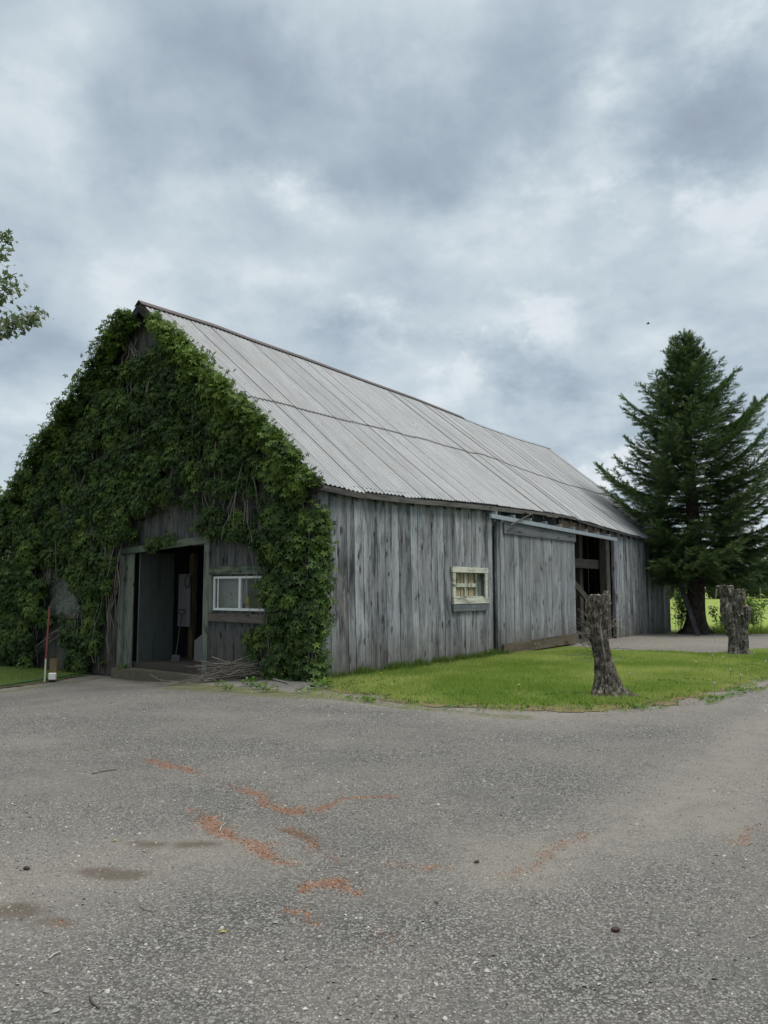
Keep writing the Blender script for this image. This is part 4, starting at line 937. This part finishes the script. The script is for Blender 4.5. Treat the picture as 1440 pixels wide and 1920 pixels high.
stem(st1, 'trunk', M['stumpbark'], 1.50, lambda t: (-.03-.055*t+.03*math.sin(t*7), .0), sr1, [(R(-24), .50, .20), (R(-60), .16, .16), (R(-125), .20, .22), (R(205), .12, .3), (R(80), .2, .3), (R(-70), .08, .2)], 3.1, amp=.8)
# bare streak on the front of stump one
V = []; F = []; nn = 22
for i in range(nn+1):
    t = .37+.42*i/nn; z = 1.50*t; w_ = (.040+.006*math.sin(i*1.3)+.010*math.sin(i*.6))*math.sin(math.pi*(.12+.8*i/nn))**.6
    for k in range(5):
        a = R(-90)+(k-2)/2*w_/.2*1.0+.10+.05*math.sin(i*.35); r = sr1(t, a)+.016-.014*abs(k-2)+.008*mnoise.noise(Vector((k, i*.7, 0)))
        V.append((-.03-.055*t+.03*math.sin(t*7)+math.cos(a)*r, math.sin(a)*r, z))
for i in range(nn):
    for k in range(4): c = i*5+k; F.append((c, c+1, c+6, c+5))
link('bare_wood', fast_mesh('bare_wood', V, F, None, True), M['barewood'], st1)
mb = MB(); mb.tube([(-.16, .02, .86), (-.24, 0, .93), (-.25, 0, 1.01)], [.07, .055, .045], 9); kn = mb.build('branch_stub', M['stumpbark'], st1, True)
mb = MB(); mb.tube([(-.25, 0, 1.005), (-.25, 0, 1.02)], [.04, .04], 9); mb.build('cut_face', M['cut'], kn)
mb = MB(); mb.tube([(.04, .0, 1.46), (.06, 0, 1.56)], [.07, .05], 7); mb.build('bark_lump', M['stumpbark'], st1)
for sd2 in (-1, 1):
  mb = MB()
  for k in range(26 if sd2 < 0 else 9):
    p = Vector((sd2*.12-.06, random.uniform(-.05, .05), random.uniform(.55, 1.15))); pts = [p.copy()]; dd = Vector((sd2*random.uniform(.3, 1), random.uniform(-.6, .3), random.uniform(-.2, .7))).normalized()
    for i in range(5): p = p+dd*random.uniform(.03, .08)+Vector((random.gauss(0, .012), 0, random.gauss(0, .015))); pts.append(p.copy())
    mb.tube(pts, [.004]*6, 3, cap=False)
  mb.build('shoots', M['twig'], st1)
n = 130; sd2 = RNG.choice([-1, -1, 1], n); ps_ = np.stack([sd2*RNG.uniform(.16, .30, n)-.05, RNG.uniform(-.15, .1, n), RNG.uniform(.55, 1.1, n)], 1)
scatter('shoot_leaves', LF_V[:4], LF_F[:2], ps_, frames(RNG.normal(0, 1, (n, 3))), RNG.uniform(.02, .035, n), {'rnd': RNG.uniform(0, 1, n), 'new': RNG.uniform(0, .6, n)}, M['shrub'], st1)

s2 = P(1384, 1231)
def sr2(t, a): return (.27+.09*math.exp(-t/.08)+.03*t)*(1+.16*math.cos(2*a+.3)-.05*math.cos(3*a))
st2 = stump(s2, 'forked lichened stump leaning left at the far right end of the lawn')
stem(st2, 'trunk', M['stumpbark2'], 1.66, lambda t: (-.20*t-.02+.05*math.sin(t*4), 0.), lambda t, a: (.145+.10*math.exp(-t/.08)-.015*t+.04*sst((t-.8)/.15))*(1+.12*math.cos(2*a+.3)), [(R(-35), .3, .3), (R(190), .10, .3), (R(-100), .12, .25)], 8.4)
stem(st2, 'side_stem', M['stumpbark2'], 1.18, lambda t: (.06+.15*t, -.08), lambda t, a: .108-.02*t+.02*math.sin(t*9), [], 12.7)
stem(st2, 'side_stem', M['stumpbark2'], .80, lambda t: (-.20-.12*t, -.10), lambda t, a: .09+.04*math.sin(t*3.1), [], 15.2, z0=.56)
stem(st2, 'side_stem', M['stumpbark2'], .52, lambda t: (.0+.07*t, -.13), lambda t, a: .10+.02*math.sin(t*3.1), [], 19.9, z0=1.06)
# ------------------------------------------------------------------ spruce
SP = P(1306, 1188); SP = Vector((SP.x, SP.y, 0))
spr = empty('spruce_tree', SP, label='tall dark green spruce at the far corner of the barn', cat='tree')
H = 10.85
mb = MB(); pts = []; rad = []
for i in range(40):
    t = i/39; z = H*t*.985; pts.append((.06*math.sin(z*.7), .05*math.sin(z*.9+1), z-.1)); rad.append(.33*(1-t)**.8+.012+.26*math.exp(-z/.25))
n = 28; V = []; 
for i, (p, r) in enumerate(zip(pts, rad)):
    for k in range(n):
        a = 2*math.pi*k/n; rr = r*(1+.10*mnoise.noise(Vector((math.cos(a)*1.5, math.sin(a)*1.5, p[2]*.8)))+.28*math.exp(-p[2]/.3)*math.cos(5*a+.6)); V.append((p[0]+math.cos(a)*rr, p[1]+math.sin(a)*rr, p[2]))
F = [(i*n+k, i*n+(k+1) % n, (i+1)*n+(k+1) % n, (i+1)*n+k) for i in range(39) for k in range(n)]
link('trunk', fast_mesh('trunk', V, F, None, True), M['sprucebark'], spr)
PZ = [1.6, 2.2, 3.0, 3.8, 4.7, 5.8, 6.7, 7.7, 8.6, 9.3, 9.9, 10.4, 10.9]
PL = [1.8, 2.0, 2.4, 2.7, 3.0, 3.15, 2.75, 2.3, 1.85, 1.45, .9, .5, .12]     # towards the barn
PR = [3.3, 3.7, 3.9, 3.8, 3.6, 3.4, 3.1, 2.65, 2.15, 1.75, 1.15, .6, .15]
mbb = MB(); pos = []; dirs = []; nrm_ = []; newn = []
z = 1.95; az = 0
barncos = math.atan2(-.3, -1)
while z < 10.75:
    for k in range(2):
        az += 2.399+random.gauss(0, .25); zz = z+random.uniform(-.08, .08)
        cl_ = .5-.5*math.cos(az); L = .5; e0 = .16+.40*max(0, (zz-4.5)/6)-(.12 if zz < 3.6 else 0)
        for _ in range(4): L = float(np.interp(zz+L*e0, PZ, PL))*cl_+float(np.interp(zz+L*e0, PZ, PR))*(1-cl_)
        L *= random.uniform(.70, 1.12)*random.choice([1, 1, .88, .66])
        e0 = .16+.40*max(0, (zz-4.5)/6)-(.12 if zz < 3.6 else 0); droop = .16 if zz < 7 else .08
        p = Vector((0, 0, zz)); h_ = Vector((math.cos(az), math.sin(az), 0)); side = Vector((-h_.y, h_.x, 0)); pts = []; ns = max(5, int(L/.28))
        for i in range(ns+1):
            s = i/ns; zc = zz+L*(e0*s-droop*4*s*(1-s)*.5+(.22 if zz > 3 else .05)*s**3); pts.append(Vector((h_.x*L*s, h_.y*L*s, zc))+side*L*.06*math.sin(s*2.5+az))
        mbb.tube(pts, [max(.006, .035*(L/3)*(1-.9*i/ns)) for i in range(ns+1)], 4, cap=False)
        s = .2 if L > 1.5 else .12
        while s < 1.0:
            fi = s*ns; i = min(int(fi), ns-1); c = pts[i].lerp(pts[i+1], fi-i); dax = (pts[i+1]-pts[i]).normalized()
            for sg in (-1, 1):
                tl = (.20+.95*(1-s)**.7*min(1, L/2.2))*random.uniform(.5, 1.15)
                td = (dax*.75+side*sg*.8+Vector((0, 0, random.uniform(-.34, .05)))).normalized(); m_ = max(2, int(tl/.07))
                for j in range(m_):
                    f = (j+.3)/m_; q_ = c+td*tl*f+Vector((0, 0, -.16*tl*f*f))
                    pos.append(q_); dirs.append((td+Vector((random.gauss(0, .3), random.gauss(0, .3), random.gauss(-.02, .25)))).normalized()); newn.append(max(0, min(1, (.5*f*s if zz > 2 else .3*f)+random.gauss(0, .1))))
            pos.append(c+Vector((0, 0, .02))); dirs.append((dax+Vector((random.gauss(0, .3), random.gauss(0, .3), .1))).normalized()); newn.append(.4*s)
            s += .095/L
    z += .070 if z < 3.6 else (.108 if z < 9. else .085)
# the second leader tip
for tip in (Vector((-.42, 0, -.12)), Vector((.08, 0, 0))):
    for k in range(210):
        h2 = random.uniform(0, 1.3); a = random.uniform(0, 6.28); r_ = .33*(1.3-h2)/1.3*random.uniform(.2, 1)+.01
        pos.append(tip+Vector((math.cos(a)*r_, math.sin(a)*r_, 9.6+h2))); dirs.append(Vector((math.cos(a), math.sin(a), .6)).normalized()); newn.append(.4)
pos = np.array([tuple(p) for p in pos]); dirs = np.array([tuple(d_) for d_ in dirs]); newn = np.array(newn)
wx = pos+np.array(SP); rel = wx-np.array(C0); pu = rel[:, 0]*U.x+rel[:, 1]*U.y; pv = rel[:, 0]*Vd.x+rel[:, 1]*Vd.y
inb = (pu < BL+.45) & (pv > -.15) & (wx[:, 2] < roofz(np.clip(pu, 0, BL), np.clip(pv, -OV, BW))+.05); k = ~inb; pos, dirs, newn = pos[k], dirs[k], newn[k]
SPV = []; SPF = []
for i, (a0, ang, ln) in enumerate(((0, 0, 1.), (.1, 38, .45), (.1, -38, .45), (.35, 34, .42), (.35, -34, .42), (.6, 30, .36), (.6, -30, .36))):
    c, s = math.cos(R(ang)), math.sin(R(ang)); w_ = .10 if i == 0 else .12; b0 = len(SPV)
    SPV += [(a0-s*-w_*.5, -w_*.5, 0), (a0+0, w_*.5, 0), (a0+c*ln, s*ln, .05 if i else .02)]; SPF.append((b0, b0+1, b0+2))
for (a0, zz) in ((.15, -.32), (.45, -.30), (.3, .28), (.6, .22)): b0 = len(SPV); SPV += [(a0-.06, 0, 0), (a0+.06, 0, 0), (a0+.28, .02, zz)]; SPF.append((b0, b0+1, b0+2))
n = len(pos); print('spruce sprays', n)
scatter('foliage', SPV, SPF, pos, frames_xy(dirs, np.stack([RNG.normal(0, .4, n), RNG.normal(0, .4, n), np.ones(n)], 1)), RNG.uniform(.15, .28, n), {'rnd': RNG.uniform(0, 1, n), 'new': newn}, M['spruce'], spr)
mbb.build('branches', M['sprucebark'], spr)
# leaning plank
mb = MB(); a = P(1309, 1192, 0); b_ = PD(1276, 1096, SP.y-.3); pl = empty('leaning_plank', a, label='long dark plank leaning towards the barn against the spruce trunk', cat='plank')
mb.bar(Vector((0, 0, 0)), b_-a, .17, .05); mb.build('board', M['frontdark'], pl)
SC.collection.objects.unlink(pl); 
ob = bpy.data.objects['board']; ob.parent = None; ob.location = a; ob.name = 'leaning_plank'; bpy.data.objects.remove(pl)
tag(ob, 'long dark plank leaning towards the barn against the spruce trunk', 'plank')
ob.name = 'leaning_plank'

# ------------------------------------------------------------------ maple at the left edge
mp = empty('maple_tree', (-9.6, 11.5, Tf(-9.6, 11.5)), label='leafy maple branches reaching in from the left edge', cat='tree')
OFM = Vector((-9.6, 11.5, Tf(-9.6, 11.5)))
mb = MB(); mb.tube([(0, 0, -.1), (.05, 0, 1.5), (0, .1, 3), (-.05, .1, 5), (0, 0, 7.5), (.1, 0, 9)], [.36, .26, .22, .18, .1, .03], 14); mb.build('trunk', M['sprucebark'], mp, True)
mb = MB(); pos = []; dr = []
tips = [(78, 583, 11), (55, 592, 11.2), (32, 512, 11.4), (26, 535, 11.2), (24, 437, 11.6), (12, 465, 11.5), (8, 600, 11.3), (5, 560, 11.2)]
ends = [PD(*t)-OFM for t in tips]
for k in range(46):
    a = random.uniform(0, 6.28); rr = random.uniform(1.2, 3.3); e = Vector((math.cos(a)*rr, math.sin(a)*rr, random.uniform(3.2, 9.4)))
    if (e+OFM).x > -.5*(e+OFM).y-.35: e.x = -.5*(e+OFM).y-.5-random.uniform(0, 1)-OFM.x
    ends.append(e)
for e in ends:
    s0_ = Vector((0, 0, max(2.2, e.z-1.6))); pts = []
    for i in range(9):
        t = i/8; p = s0_.lerp(e, t); p.z += -.25*math.sin(t*3.14)+.12*t*t; pts.append(p)
    pts[-1] = e; mb.tube(pts, [.05*(1-t/8.6)+.004 for t in range(9)], 4, cap=False)
    L = (e-s0_).length; m_ = int(L*(120 if any(e is t_ for t_ in ends[:8]) else 55))
    for k in range(m_):
        t = random.uniform(.25, 1)*8; i = min(int(t), 7); p = pts[i].lerp(pts[i+1], t-i); sp = .075+.05*(1-t/8)
        if not any(e is t_ for t_ in ends[:8]): sp = .16
        pos.append(p+Vector((random.gauss(0, sp), random.gauss(0, sp), random.gauss(0, sp*.9)-.02))); dr.append((e-s0_).normalized()*.5+Vector((random.gauss(0, .5), random.gauss(0, .5), -.6)))
ML = [(0, 0, 0), (.35, .16, 0), (.30, .50, -.03), (.58, .26, 0), (1.0, 0, -.08), (.58, -.26, 0), (.30, -.50, -.03), (.35, -.16, 0)]
MF = [(0, 1, 7), (1, 2, 3), (1, 3, 7), (3, 5, 7), (3, 4, 5), (5, 6, 7)]
pos = np.array([tuple(p) for p in pos]); dr = np.array([tuple(p) for p in dr]); n = len(pos)
scatter('foliage', ML, MF, pos, frames_xy(dr, RNG.normal(0, .6, (n, 3))+np.array([[0, -.3, .9]])), RNG.uniform(.07, .12, n), {'rnd': RNG.uniform(0, 1, n), 'new': RNG.uniform(0, .8, n)}, M['maple'], mp)
mb.build('branches', M['twig'], mp)

# ------------------------------------------------------------------ shrubs, far trees, fence posts
def bush(loc, rx, rz, n, label, name='shrub', mt='shrub', cat='shrub', group=None, ls=.08, trunk=None):
    o = empty(name, loc, label=label, cat=cat, group=group); mb = MB(); ps = []; nn_ = []
    nst = 9
    for k in range(nst):
        a = random.uniform(0, 6.28); rr = rx*random.uniform(.2, .9); e = Vector((math.cos(a)*rr, math.sin(a)*rr, rz*random.uniform(.5, 1.0))); base = Vector((math.cos(a)*.1, math.sin(a)*.1, 0))
        if trunk: base = Vector((0, 0, trunk*.6))
        pts = [base.lerp(e, i/5)+Vector((0, 0, .1*rz*math.sin(i/5*3.1))) for i in range(6)]; mb.tube(pts, [max(.006, rx*.02*(1-i/6)) for i in range(6)], 4, cap=False)
        c = e
        for j in range(n//nst):
            t = random.choice([random.random(), 1]); p = base.lerp(e, .35+.65*t if not trunk else .55+.45*t)
            ps.append(p+Vector((random.gauss(0, rx*.22), random.gauss(0, rx*.22), random.gauss(0, rz*.11)))); nn_.append((random.gauss(0, .6), random.gauss(0, .6)-.3, 1))
    if trunk: mb.tube([(0, 0, -.1), (0, 0, trunk)], [rx*.09, rx*.06], 8)
    ps = np.array([tuple(p) for p in ps]); ps[:, 2] = np.maximum(ps[:, 2], .03); n = len(ps)
    scatter('foliage', LF_V[:12], LF_F[:6], ps, frames(np.array(nn_)), RNG.uniform(ls*.6, ls*1.3, n), {'rnd': RNG.uniform(0, 1, n), 'new': RNG.uniform(0, .5, n)}, M[mt], o)
    mb.build('trunk' if trunk else 'stems', M['sprucebark'], o); return o
bush(PD(1272, 1184, 30.5)*Vector((1, 1, 0)).to_tuple()[0] if False else Vector((PD(1272, 1184, 30.6).x, 30.6, -.03)), .42, 1.35, 700, 'leafy bush squeezed between the barn corner and the spruce trunk')
bush(Vector((PD(1352, 1170, 30).x, 30, -.03)), .40, .85, 500, 'low bush just to the right of the spruce trunk')
bush(Vector((PD(1420, 1175, 30).x, 30, -.03)), .55, 1.15, 900, 'round leafy bush behind the forked stump')
bush(Vector((PD(1450, 1175, 29.6).x+.6, 29.6, -.03)), .5, .9, 700, 'low bush at the right edge of the field margin')
bush(Vector((-10.6, 21.0, -.33)), 1.0, 2.6, 1100, 'shady bush at the left end of the barn', ls=.10)
# weeds by the brush pile and the wall
for i, (px, py, s) in enumerate([(365, 1278, 1), (412, 1287, .8), (430, 1295, .8), (465, 1287, 1.1), (488, 1292, .9), (505, 1298, .9), (345, 1283, .6), (236, 1262, .8), (600, 1292, 1.3), (560, 1300, .6)]):
    p = PT(px, py); n = int(46*s); o = empty('weed', p, cat='weed', group='weeds growing at the foot of the gable', label='small green weed growing in the dirt at the foot of the gable')
    a = RNG.uniform(0, 6.28, n); r_ = RNG.uniform(.01, .11*s, n); ps_ = np.stack([np.cos(a)*r_, np.sin(a)*r_, RNG.uniform(.01, .11*s, n)], 1)
    scatter('leaves', LF_V[:4], LF_F[:2], ps_, frames_xy(np.stack([np.cos(a), np.sin(a), RNG.uniform(.1, .9, n)], 1), RNG.normal(0, .3, (n, 3))+np.array([[0, 0, 1]])), RNG.uniform(.05, .10, n)*s, {'rnd': RNG.uniform(0, 1, n), 'new': RNG.uniform(0, .5, n)}, M['shrub'], o)
# far wood
n = 42000; tx = RNG.uniform(-1, 1, n); X = []; 
cx = np.arange(-150, 190, 4.2)+RNG.normal(0, 1.3, 81); cy = 150+RNG.normal(0, 6, len(cx)); ch = RNG.uniform(6, 12, len(cx)); ii = RNG.integers(0, len(cx), n)
a = RNG.uniform(0, 6.28, n); ph = RNG.uniform(-.8, 1, n); rr = np.sqrt(np.clip(1-np.abs(ph)**2, 0, 1))*3.0*RNG.uniform(.7, 1.05, n)
far = np.stack([cx[ii]+np.cos(a)*rr, cy[ii]+np.sin(a)*rr, np.maximum(.2, ch[ii]*(.42+.56*ph))], 1)
tag(scatter('distant_wood', LF_V[:12], LF_F[:6], far, frames(np.stack([np.cos(a), np.sin(a), ph+.4], 1)), RNG.uniform(.5, 1.0, n), {'rnd': RNG.uniform(0, 1, n), 'new': RNG.uniform(0, .5, n)}, M['far']),
    'distant line of trees beyond the bright field', 'wood', kind='stuff')
for (px, lean) in ((1266, 0), (1342, .25), (1380, 0), (1426, .0)):
    p = P(px, 1121); mb = MB(); mb.tube([(0, 0, -.1), (lean, 0, 1.9)], [.09, .08], 7); o = mb.build('fence_post', M['twig'], None); o.location = p
    tag(o, 'thin grey post standing far out in the field', 'fence post', 'fence posts far out in the field')

# ------------------------------------------------------------------ small things
# red and white stake, post with outlet box
p = PT(84, 1280); st = empty('marker_stake', p, label='thin red and white stake standing by the gravel edge', cat='stake')
zt_ = PD(85, 1138, p.y).z-p.z; zm_ = PD(84, 1235, p.y).z-p.z
mb = MB(); mb.tube([(0, 0, zm_), (.03, 0, zt_)], [.017, .014], 8); mb.build('red_rod', M['red'], st)
mb = MB(); mb.tube([(-.01, 0, -.05), (0, 0, zm_)], [.02, .018], 8); mb.build('white_sleeve', M['rodw'], st)
p = PT(95, 1280)+Vector((0, .12, 0)); po = empty('short_post', p, label='short brown wooden post with a white cover box', cat='post'); hz = PD(95, 1235, p.y).z-p.z
mb = MB(); mb.box(-.075, .065, -.03, .03, -.1, hz); mb.build('post', M['post'], po)
z0_ = PD(95, 1274, p.y).z-p.z; z1_ = PD(95, 1261, p.y).z-p.z
mb = MB(); mb.box(-.065, .085, -.12, -.032, z0_, z1_, j=.004); bx_ = mb.build('cover_box', M['glaze'], po)
bv = bx_.modifiers.new('bevel', 'BEVEL'); bv.width = .02; bv.segments = 3
mb = MB(); mb.tube([(-.03, -.07, z0_), (-.03, -.07, z0_-.06)], [.014]*2, 6); mb.build('plug', M['dark'], po); mb = MB(); mb.tube([(.03, -.07, z0_), (.03, -.07, z0_-.06)], [.014]*2, 6); mb.build('plug', M['dark'], po)
# hose
hp = [PT(*a) for a in ((-60, 1302), (0, 1292), (40, 1284), (84, 1279), (130, 1272), (180, 1262), (215, 1254), (225, 1251))]
mb = MB(); pts = []
for i in range(len(hp)-1):
    for k in range(5): a = hp[i].lerp(hp[i+1], k/5); pts.append(Vector((a.x, a.y, a.z+.055+.008*math.sin(i*2+k))))
mb.tube(pts, [.016]*len(pts), 8); tag(mb.build('garden_hose', M['hose'], None, True), 'green garden hose lying along the edge of the gravel', 'hose')
# dark iron post at left
p = PT(13, 1252)+Vector((0, .6, 0)); mb = MB(); mb.tube([(0, 0, -.1), (.02, 0, PD(14, 1125, p.y).z-p.z)], [.025, .022], 6); o = mb.build('fence_post', M['dark'], None); o.location = p
tag(o, 'thin dark metal post at the far left beside the creeper', 'fence post')
# shovel inside the doorway
def BIw(px, py, u): v_, z = FW(px, py, u); return B2W(u, v_, z)
a = BIw(330, 1228, .75); b_ = BIw(341, 1153, 1.0); sh = empty('shovel', a, label='shovel with a D handle leaning inside the doorway', cat='shovel'); d_ = b_-a
mb = MB(); mb.tube([(0, 0, 0), d_*.5, d_], [.016]*3, 7); mb.build('shaft', M['dark'], sh)
up_ = d_.normalized(); sx = up_.cross(Vector((0, 1, 0))).normalized()
mb = MB(); mb.tube([d_, d_+sx*.07+up_*.05, d_+sx*.07+up_*.12, d_-sx*.07+up_*.12, d_-sx*.07+up_*.05, d_], [.014]*6, 6); mb.build('handle', M['dark'], sh)
mb = MB(); mb.bar(-up_*.28, Vector((0, 0, 0)), .18, .02, up=(0, 1, 0)); mb.build('blade', M['dark'], sh)
# white panel hung inside
v0_, z0_ = FW(333, 1174, 1.1); v1_, z1_ = FW(357, 1076, 1.1)
mb = MB(); zz = z0_; k = 0
while zz < z1_-.01: mb.box(1.1-(k % 2)*.004, 1.13, v1_, v0_, zz, min(zz+.034, z1_)-.004, .5); zz += .036; k += 1
mb.box(1.112, 1.14, v1_+.01, v0_-.01, z0_+.01, z1_-.01, .5)
o = mb.build('ribbed_panel', M['panelin'], None); o.location = C0; o.rotation_euler = (0, 0, BANG)
tag(o, 'ribbed white panel hanging inside the dark doorway', 'panel')
mb = MB(); c = BIw(351, 1090, 1.05); pts = [c+U*0+Vd*(.09*math.cos(t))+Vector((0, 0, .14*math.sin(t))) for t in np.linspace(0, 6.28, 16)]
mb.tube(pts, [.013]*16, 5, cap=False); tag(mb.build('cord_loop', M['dark'], None), 'loop of dark cord hanging on the white panel', 'cord')
# bottle and jar on the window ledge
v_, z_ = FW(467, 1139, .10); zb = WZ0-.001; bo = empty('bottle', B2W(.06, v_, zb), BANG, label='yellow bottle standing inside the gable window', cat='bottle')
mb = MB(); mb.tube([(0, 0, 0), (0, 0, .02), (0, 0, .16), (0, 0, .19)], [.04, .045, .038, .026], 14); mb.build('body', M['cream'], bo, True)
mb = MB(); mb.tube([(0, 0, .10), (0, 0, .19), (0, 0, .25), (0, 0, .27)], [.044, .042, .04, .03], 14); mb.build('cap', M['yellow'], bo, True)
v_, z_ = FW(459, 1139, .08); jo = empty('jar', B2W(.07, v_, zb), BANG, label='small jar with a white label beside the yellow bottle', cat='jar')
mb = MB(); mb.tube([(0, 0, 0), (0, 0, .13)], [.032, .032], 12); mb.build('glass_body', M['glass'], jo, True)
mb = MB(); mb.tube([(0, 0, .125), (0, 0, .18)], [.034, .034], 12); mb.build('lid', M['panelw'], jo, True)
# brush pile
bp = PT(440, 1275); mb = MB()
for k in range(190):
    c = Vector((random.gauss(0, .42), random.gauss(0, .16), 0)); L = random.uniform(.3, 1.2); a = random.gauss(-.15, .35)+(math.pi if random.random() < .5 else 0); tilt = random.gauss(0, .20)
    hh = .30*math.exp(-(c.x/.5)**2)*random.random()+.015; d_ = Vector((math.cos(a), math.sin(a)*.6, tilt)); pts = []; bend = random.gauss(0, .05)
    for i in range(6):
        t = i/5-.5; q_ = c+d_*L*t; q_.z = max(.01, hh+tilt*L*t+bend*(.25-t*t)); q_.x += random.gauss(0, .008); q_.z += Tf(bp.x+q_.x, bp.y+q_.y)-bp.z; pts.append(q_)
    r0 = random.uniform(.003, .011); mb.tube(pts, [r0*(1-.12*i) for i in range(6)], 4)
o = mb.build('brush_pile', M['twig'], None); o.location = bp
tag(o, 'tangled heap of dry grey twigs below the gable window', 'brush pile')
a = PT(470, 1270); b_ = PT(540, 1283); mb = MB(); mb.tube([a-a+Vector((0, 0, .07)), (b_-a)*.5+Vector((0, 0, .05)), b_-a+Vector((0, 0, .02))], [.026, .022, .015], 7); o = mb.build('branch', M['barewood'], None); o.location = a
tag(o, 'pale stripped branch poking out of the twig heap to the right', 'branch')
# dandelions
YF = [(748, 1250), (858, 1234), (915, 1232), (972, 1299), (714, 1276), (1256, 1224)]
WF = [(1003, 1219), (1010, 1219), (1356, 1246), (1369, 1273), (1414, 1238), (1436, 1255), (1336, 1242), (1339, 1300), (1180, 1280), (1340, 1203), (1305, 1256), (1388, 1283)]
def flower(px, py, y, L, g):
    p = P(px, py, .03); o = empty('dandelion', p, label=L, cat='flower', group=g); hgt = .12 if y else .16
    mb = MB(); mb.tube([(0, 0, -.03), (.01, 0, hgt)], [.004, .003], 5); mb.build('stem', M['shrub'], o)
    if y:
        V = [(0, 0, hgt+.012)]; F = []
        for k in range(16): a = 2*math.pi*k/16; r_ = .026 if k % 2 else .018; V.append((.01+math.cos(a)*r_, math.sin(a)*r_, hgt+.004))
        F = [(0, 1+k, 1+(k+1) % 16) for k in range(16)]; link('bloom', fast_mesh('bloom', V, F), M['yellow'], o)
    else:
        n = 60; d3 = RNG.normal(0, 1, (n, 3)); d3 /= np.linalg.norm(d3, axis=1, keepdims=True)
        scatter('seed_head', [(-.12, 0, 0), (.12, 0, 0), (0, 0, 1)], [(0, 1, 2)], np.tile([[.01, 0, hgt]], (n, 1)), frames(d3), np.full(n, .024), {'rnd': np.zeros(n)}, M['glaze'], o)
for a in YF: flower(*a, True, 'yellow dandelion in the grass of the lawn', 'yellow dandelions on the lawn')
for a in WF: flower(*a, False, 'white dandelion clock in the grass of the lawn', 'white dandelion clocks on the lawn')
# debris on the gravel
CON = M['cone'] = plain('dark_cone_scales', (.02, .01, .008), (.06, .03, .022))
for (px, py, L, s) in [(50, 1631, 'round dark cone alone on the gravel at far left', .011), (1154, 1747, 'dark reddish cone lying on the gravel at lower right', .012), (894, 1618, 'small black cone on the gravel right of the reddish streaks', .009)]:
    p = PT(px, py); V = []; F = []
    n1_, n2_ = 10, 12
    for i in range(n1_+1):
        for k in range(n2_):
            t = math.pi*i/n1_; a = 2*math.pi*(k+.5*(i % 2))/n2_; r_ = s*math.sin(t)*(1.15 if (k+i) % 2 else .85); V.append((-s*1.9*math.cos(t), math.cos(a)*r_, math.sin(a)*r_+s*.8))
    F = [(i*n2_+k, i*n2_+(k+1) % n2_, (i+1)*n2_+(k+1) % n2_, (i+1)*n2_+k) for i in range(n1_) for k in range(n2_)]
    o = link('pine_cone', fast_mesh('pine_cone', V, F), CON); o.location = p; o.rotation_euler = (0, 0, random.uniform(-.5, .5)); tag(o, L, 'pine cone')
def curvy(name, pxs, r, m_, label, cat):
    pp = [PT(*a) for a in pxs]; mb = MB(); mb.tube([(p-pp[0])+Vector((0, 0, r+.004)) for p in pp], [r]*len(pp), 6); o = mb.build(name, m_, None, True); o.location = pp[0]; tag(o, label, cat)
curvy('twig', [(172, 1452), (190, 1448), (218, 1444)], .006, M['twig'], 'short dark twig on the gravel at left below the door', 'twig')
curvy('twig', [(168, 1872), (175, 1885), (186, 1893)], .005, M['twig'], 'thin twig on the gravel in the bottom left corner', 'twig')
curvy('straw', [(92, 1800), (100, 1793), (114, 1787)], .004, M['cream'], 'pale straw on the gravel at lower left', 'straw')
curvy('straw', [(412, 1560), (415, 1552), (424, 1545)], .004, M['cream'], 'curved pale straw lying on the red-brown streak', 'straw')
curvy('twig', [(262, 1702), (272, 1708), (292, 1711)], .003, M['twig'], 'fine curved twig on the gravel between the damp spots and the straw', 'twig')
curvy('twig', [(815, 1693), (822, 1698)], .003, M['dark'], 'tiny black twig on the gravel right of the rusty patch', 'twig')
# yellow petal flakes
for (px, py, L) in [(215, 1578, 'yellow leaf on the dusty gravel at left'), (418, 1750, 'yellow leaf on the gravel at lower left centre')]:
    p = PT(px, py); o = link('fallen_leaf', fast_mesh('fallen_leaf', [(-.02, 0, .006), (0, -.01, .012), (.02, .0, .008), (0, .012, .01)], [(0, 1, 2), (0, 2, 3)]), M['yellow']); o.location = p; tag(o, L, 'leaf')
# bird
p = PD(1215, 607, 45); bd = empty('bird', p, label='tiny dark bird flying in the cloudy sky left of the spruce top', cat='bird')
mb = MB(); mb.tube([(-.11, 0, 0), (-.05, 0, 0), (.04, 0, .01), (.09, 0, .02), (.12, 0, .01)], [.008, .035, .04, .025, .006], 8); mb.build('body', M['bird'], bd, True)
for sg in (-1, 1): link('wing', fast_mesh('wing', [(-.04, 0, .02), (.04, 0, .02), (.02, sg*.12, .07), (-.05, sg*.22, .03), (-.04, sg*.1, .06)], [(0, 1, 2), (0, 2, 4), (4, 2, 3)]), M['bird'], bd)
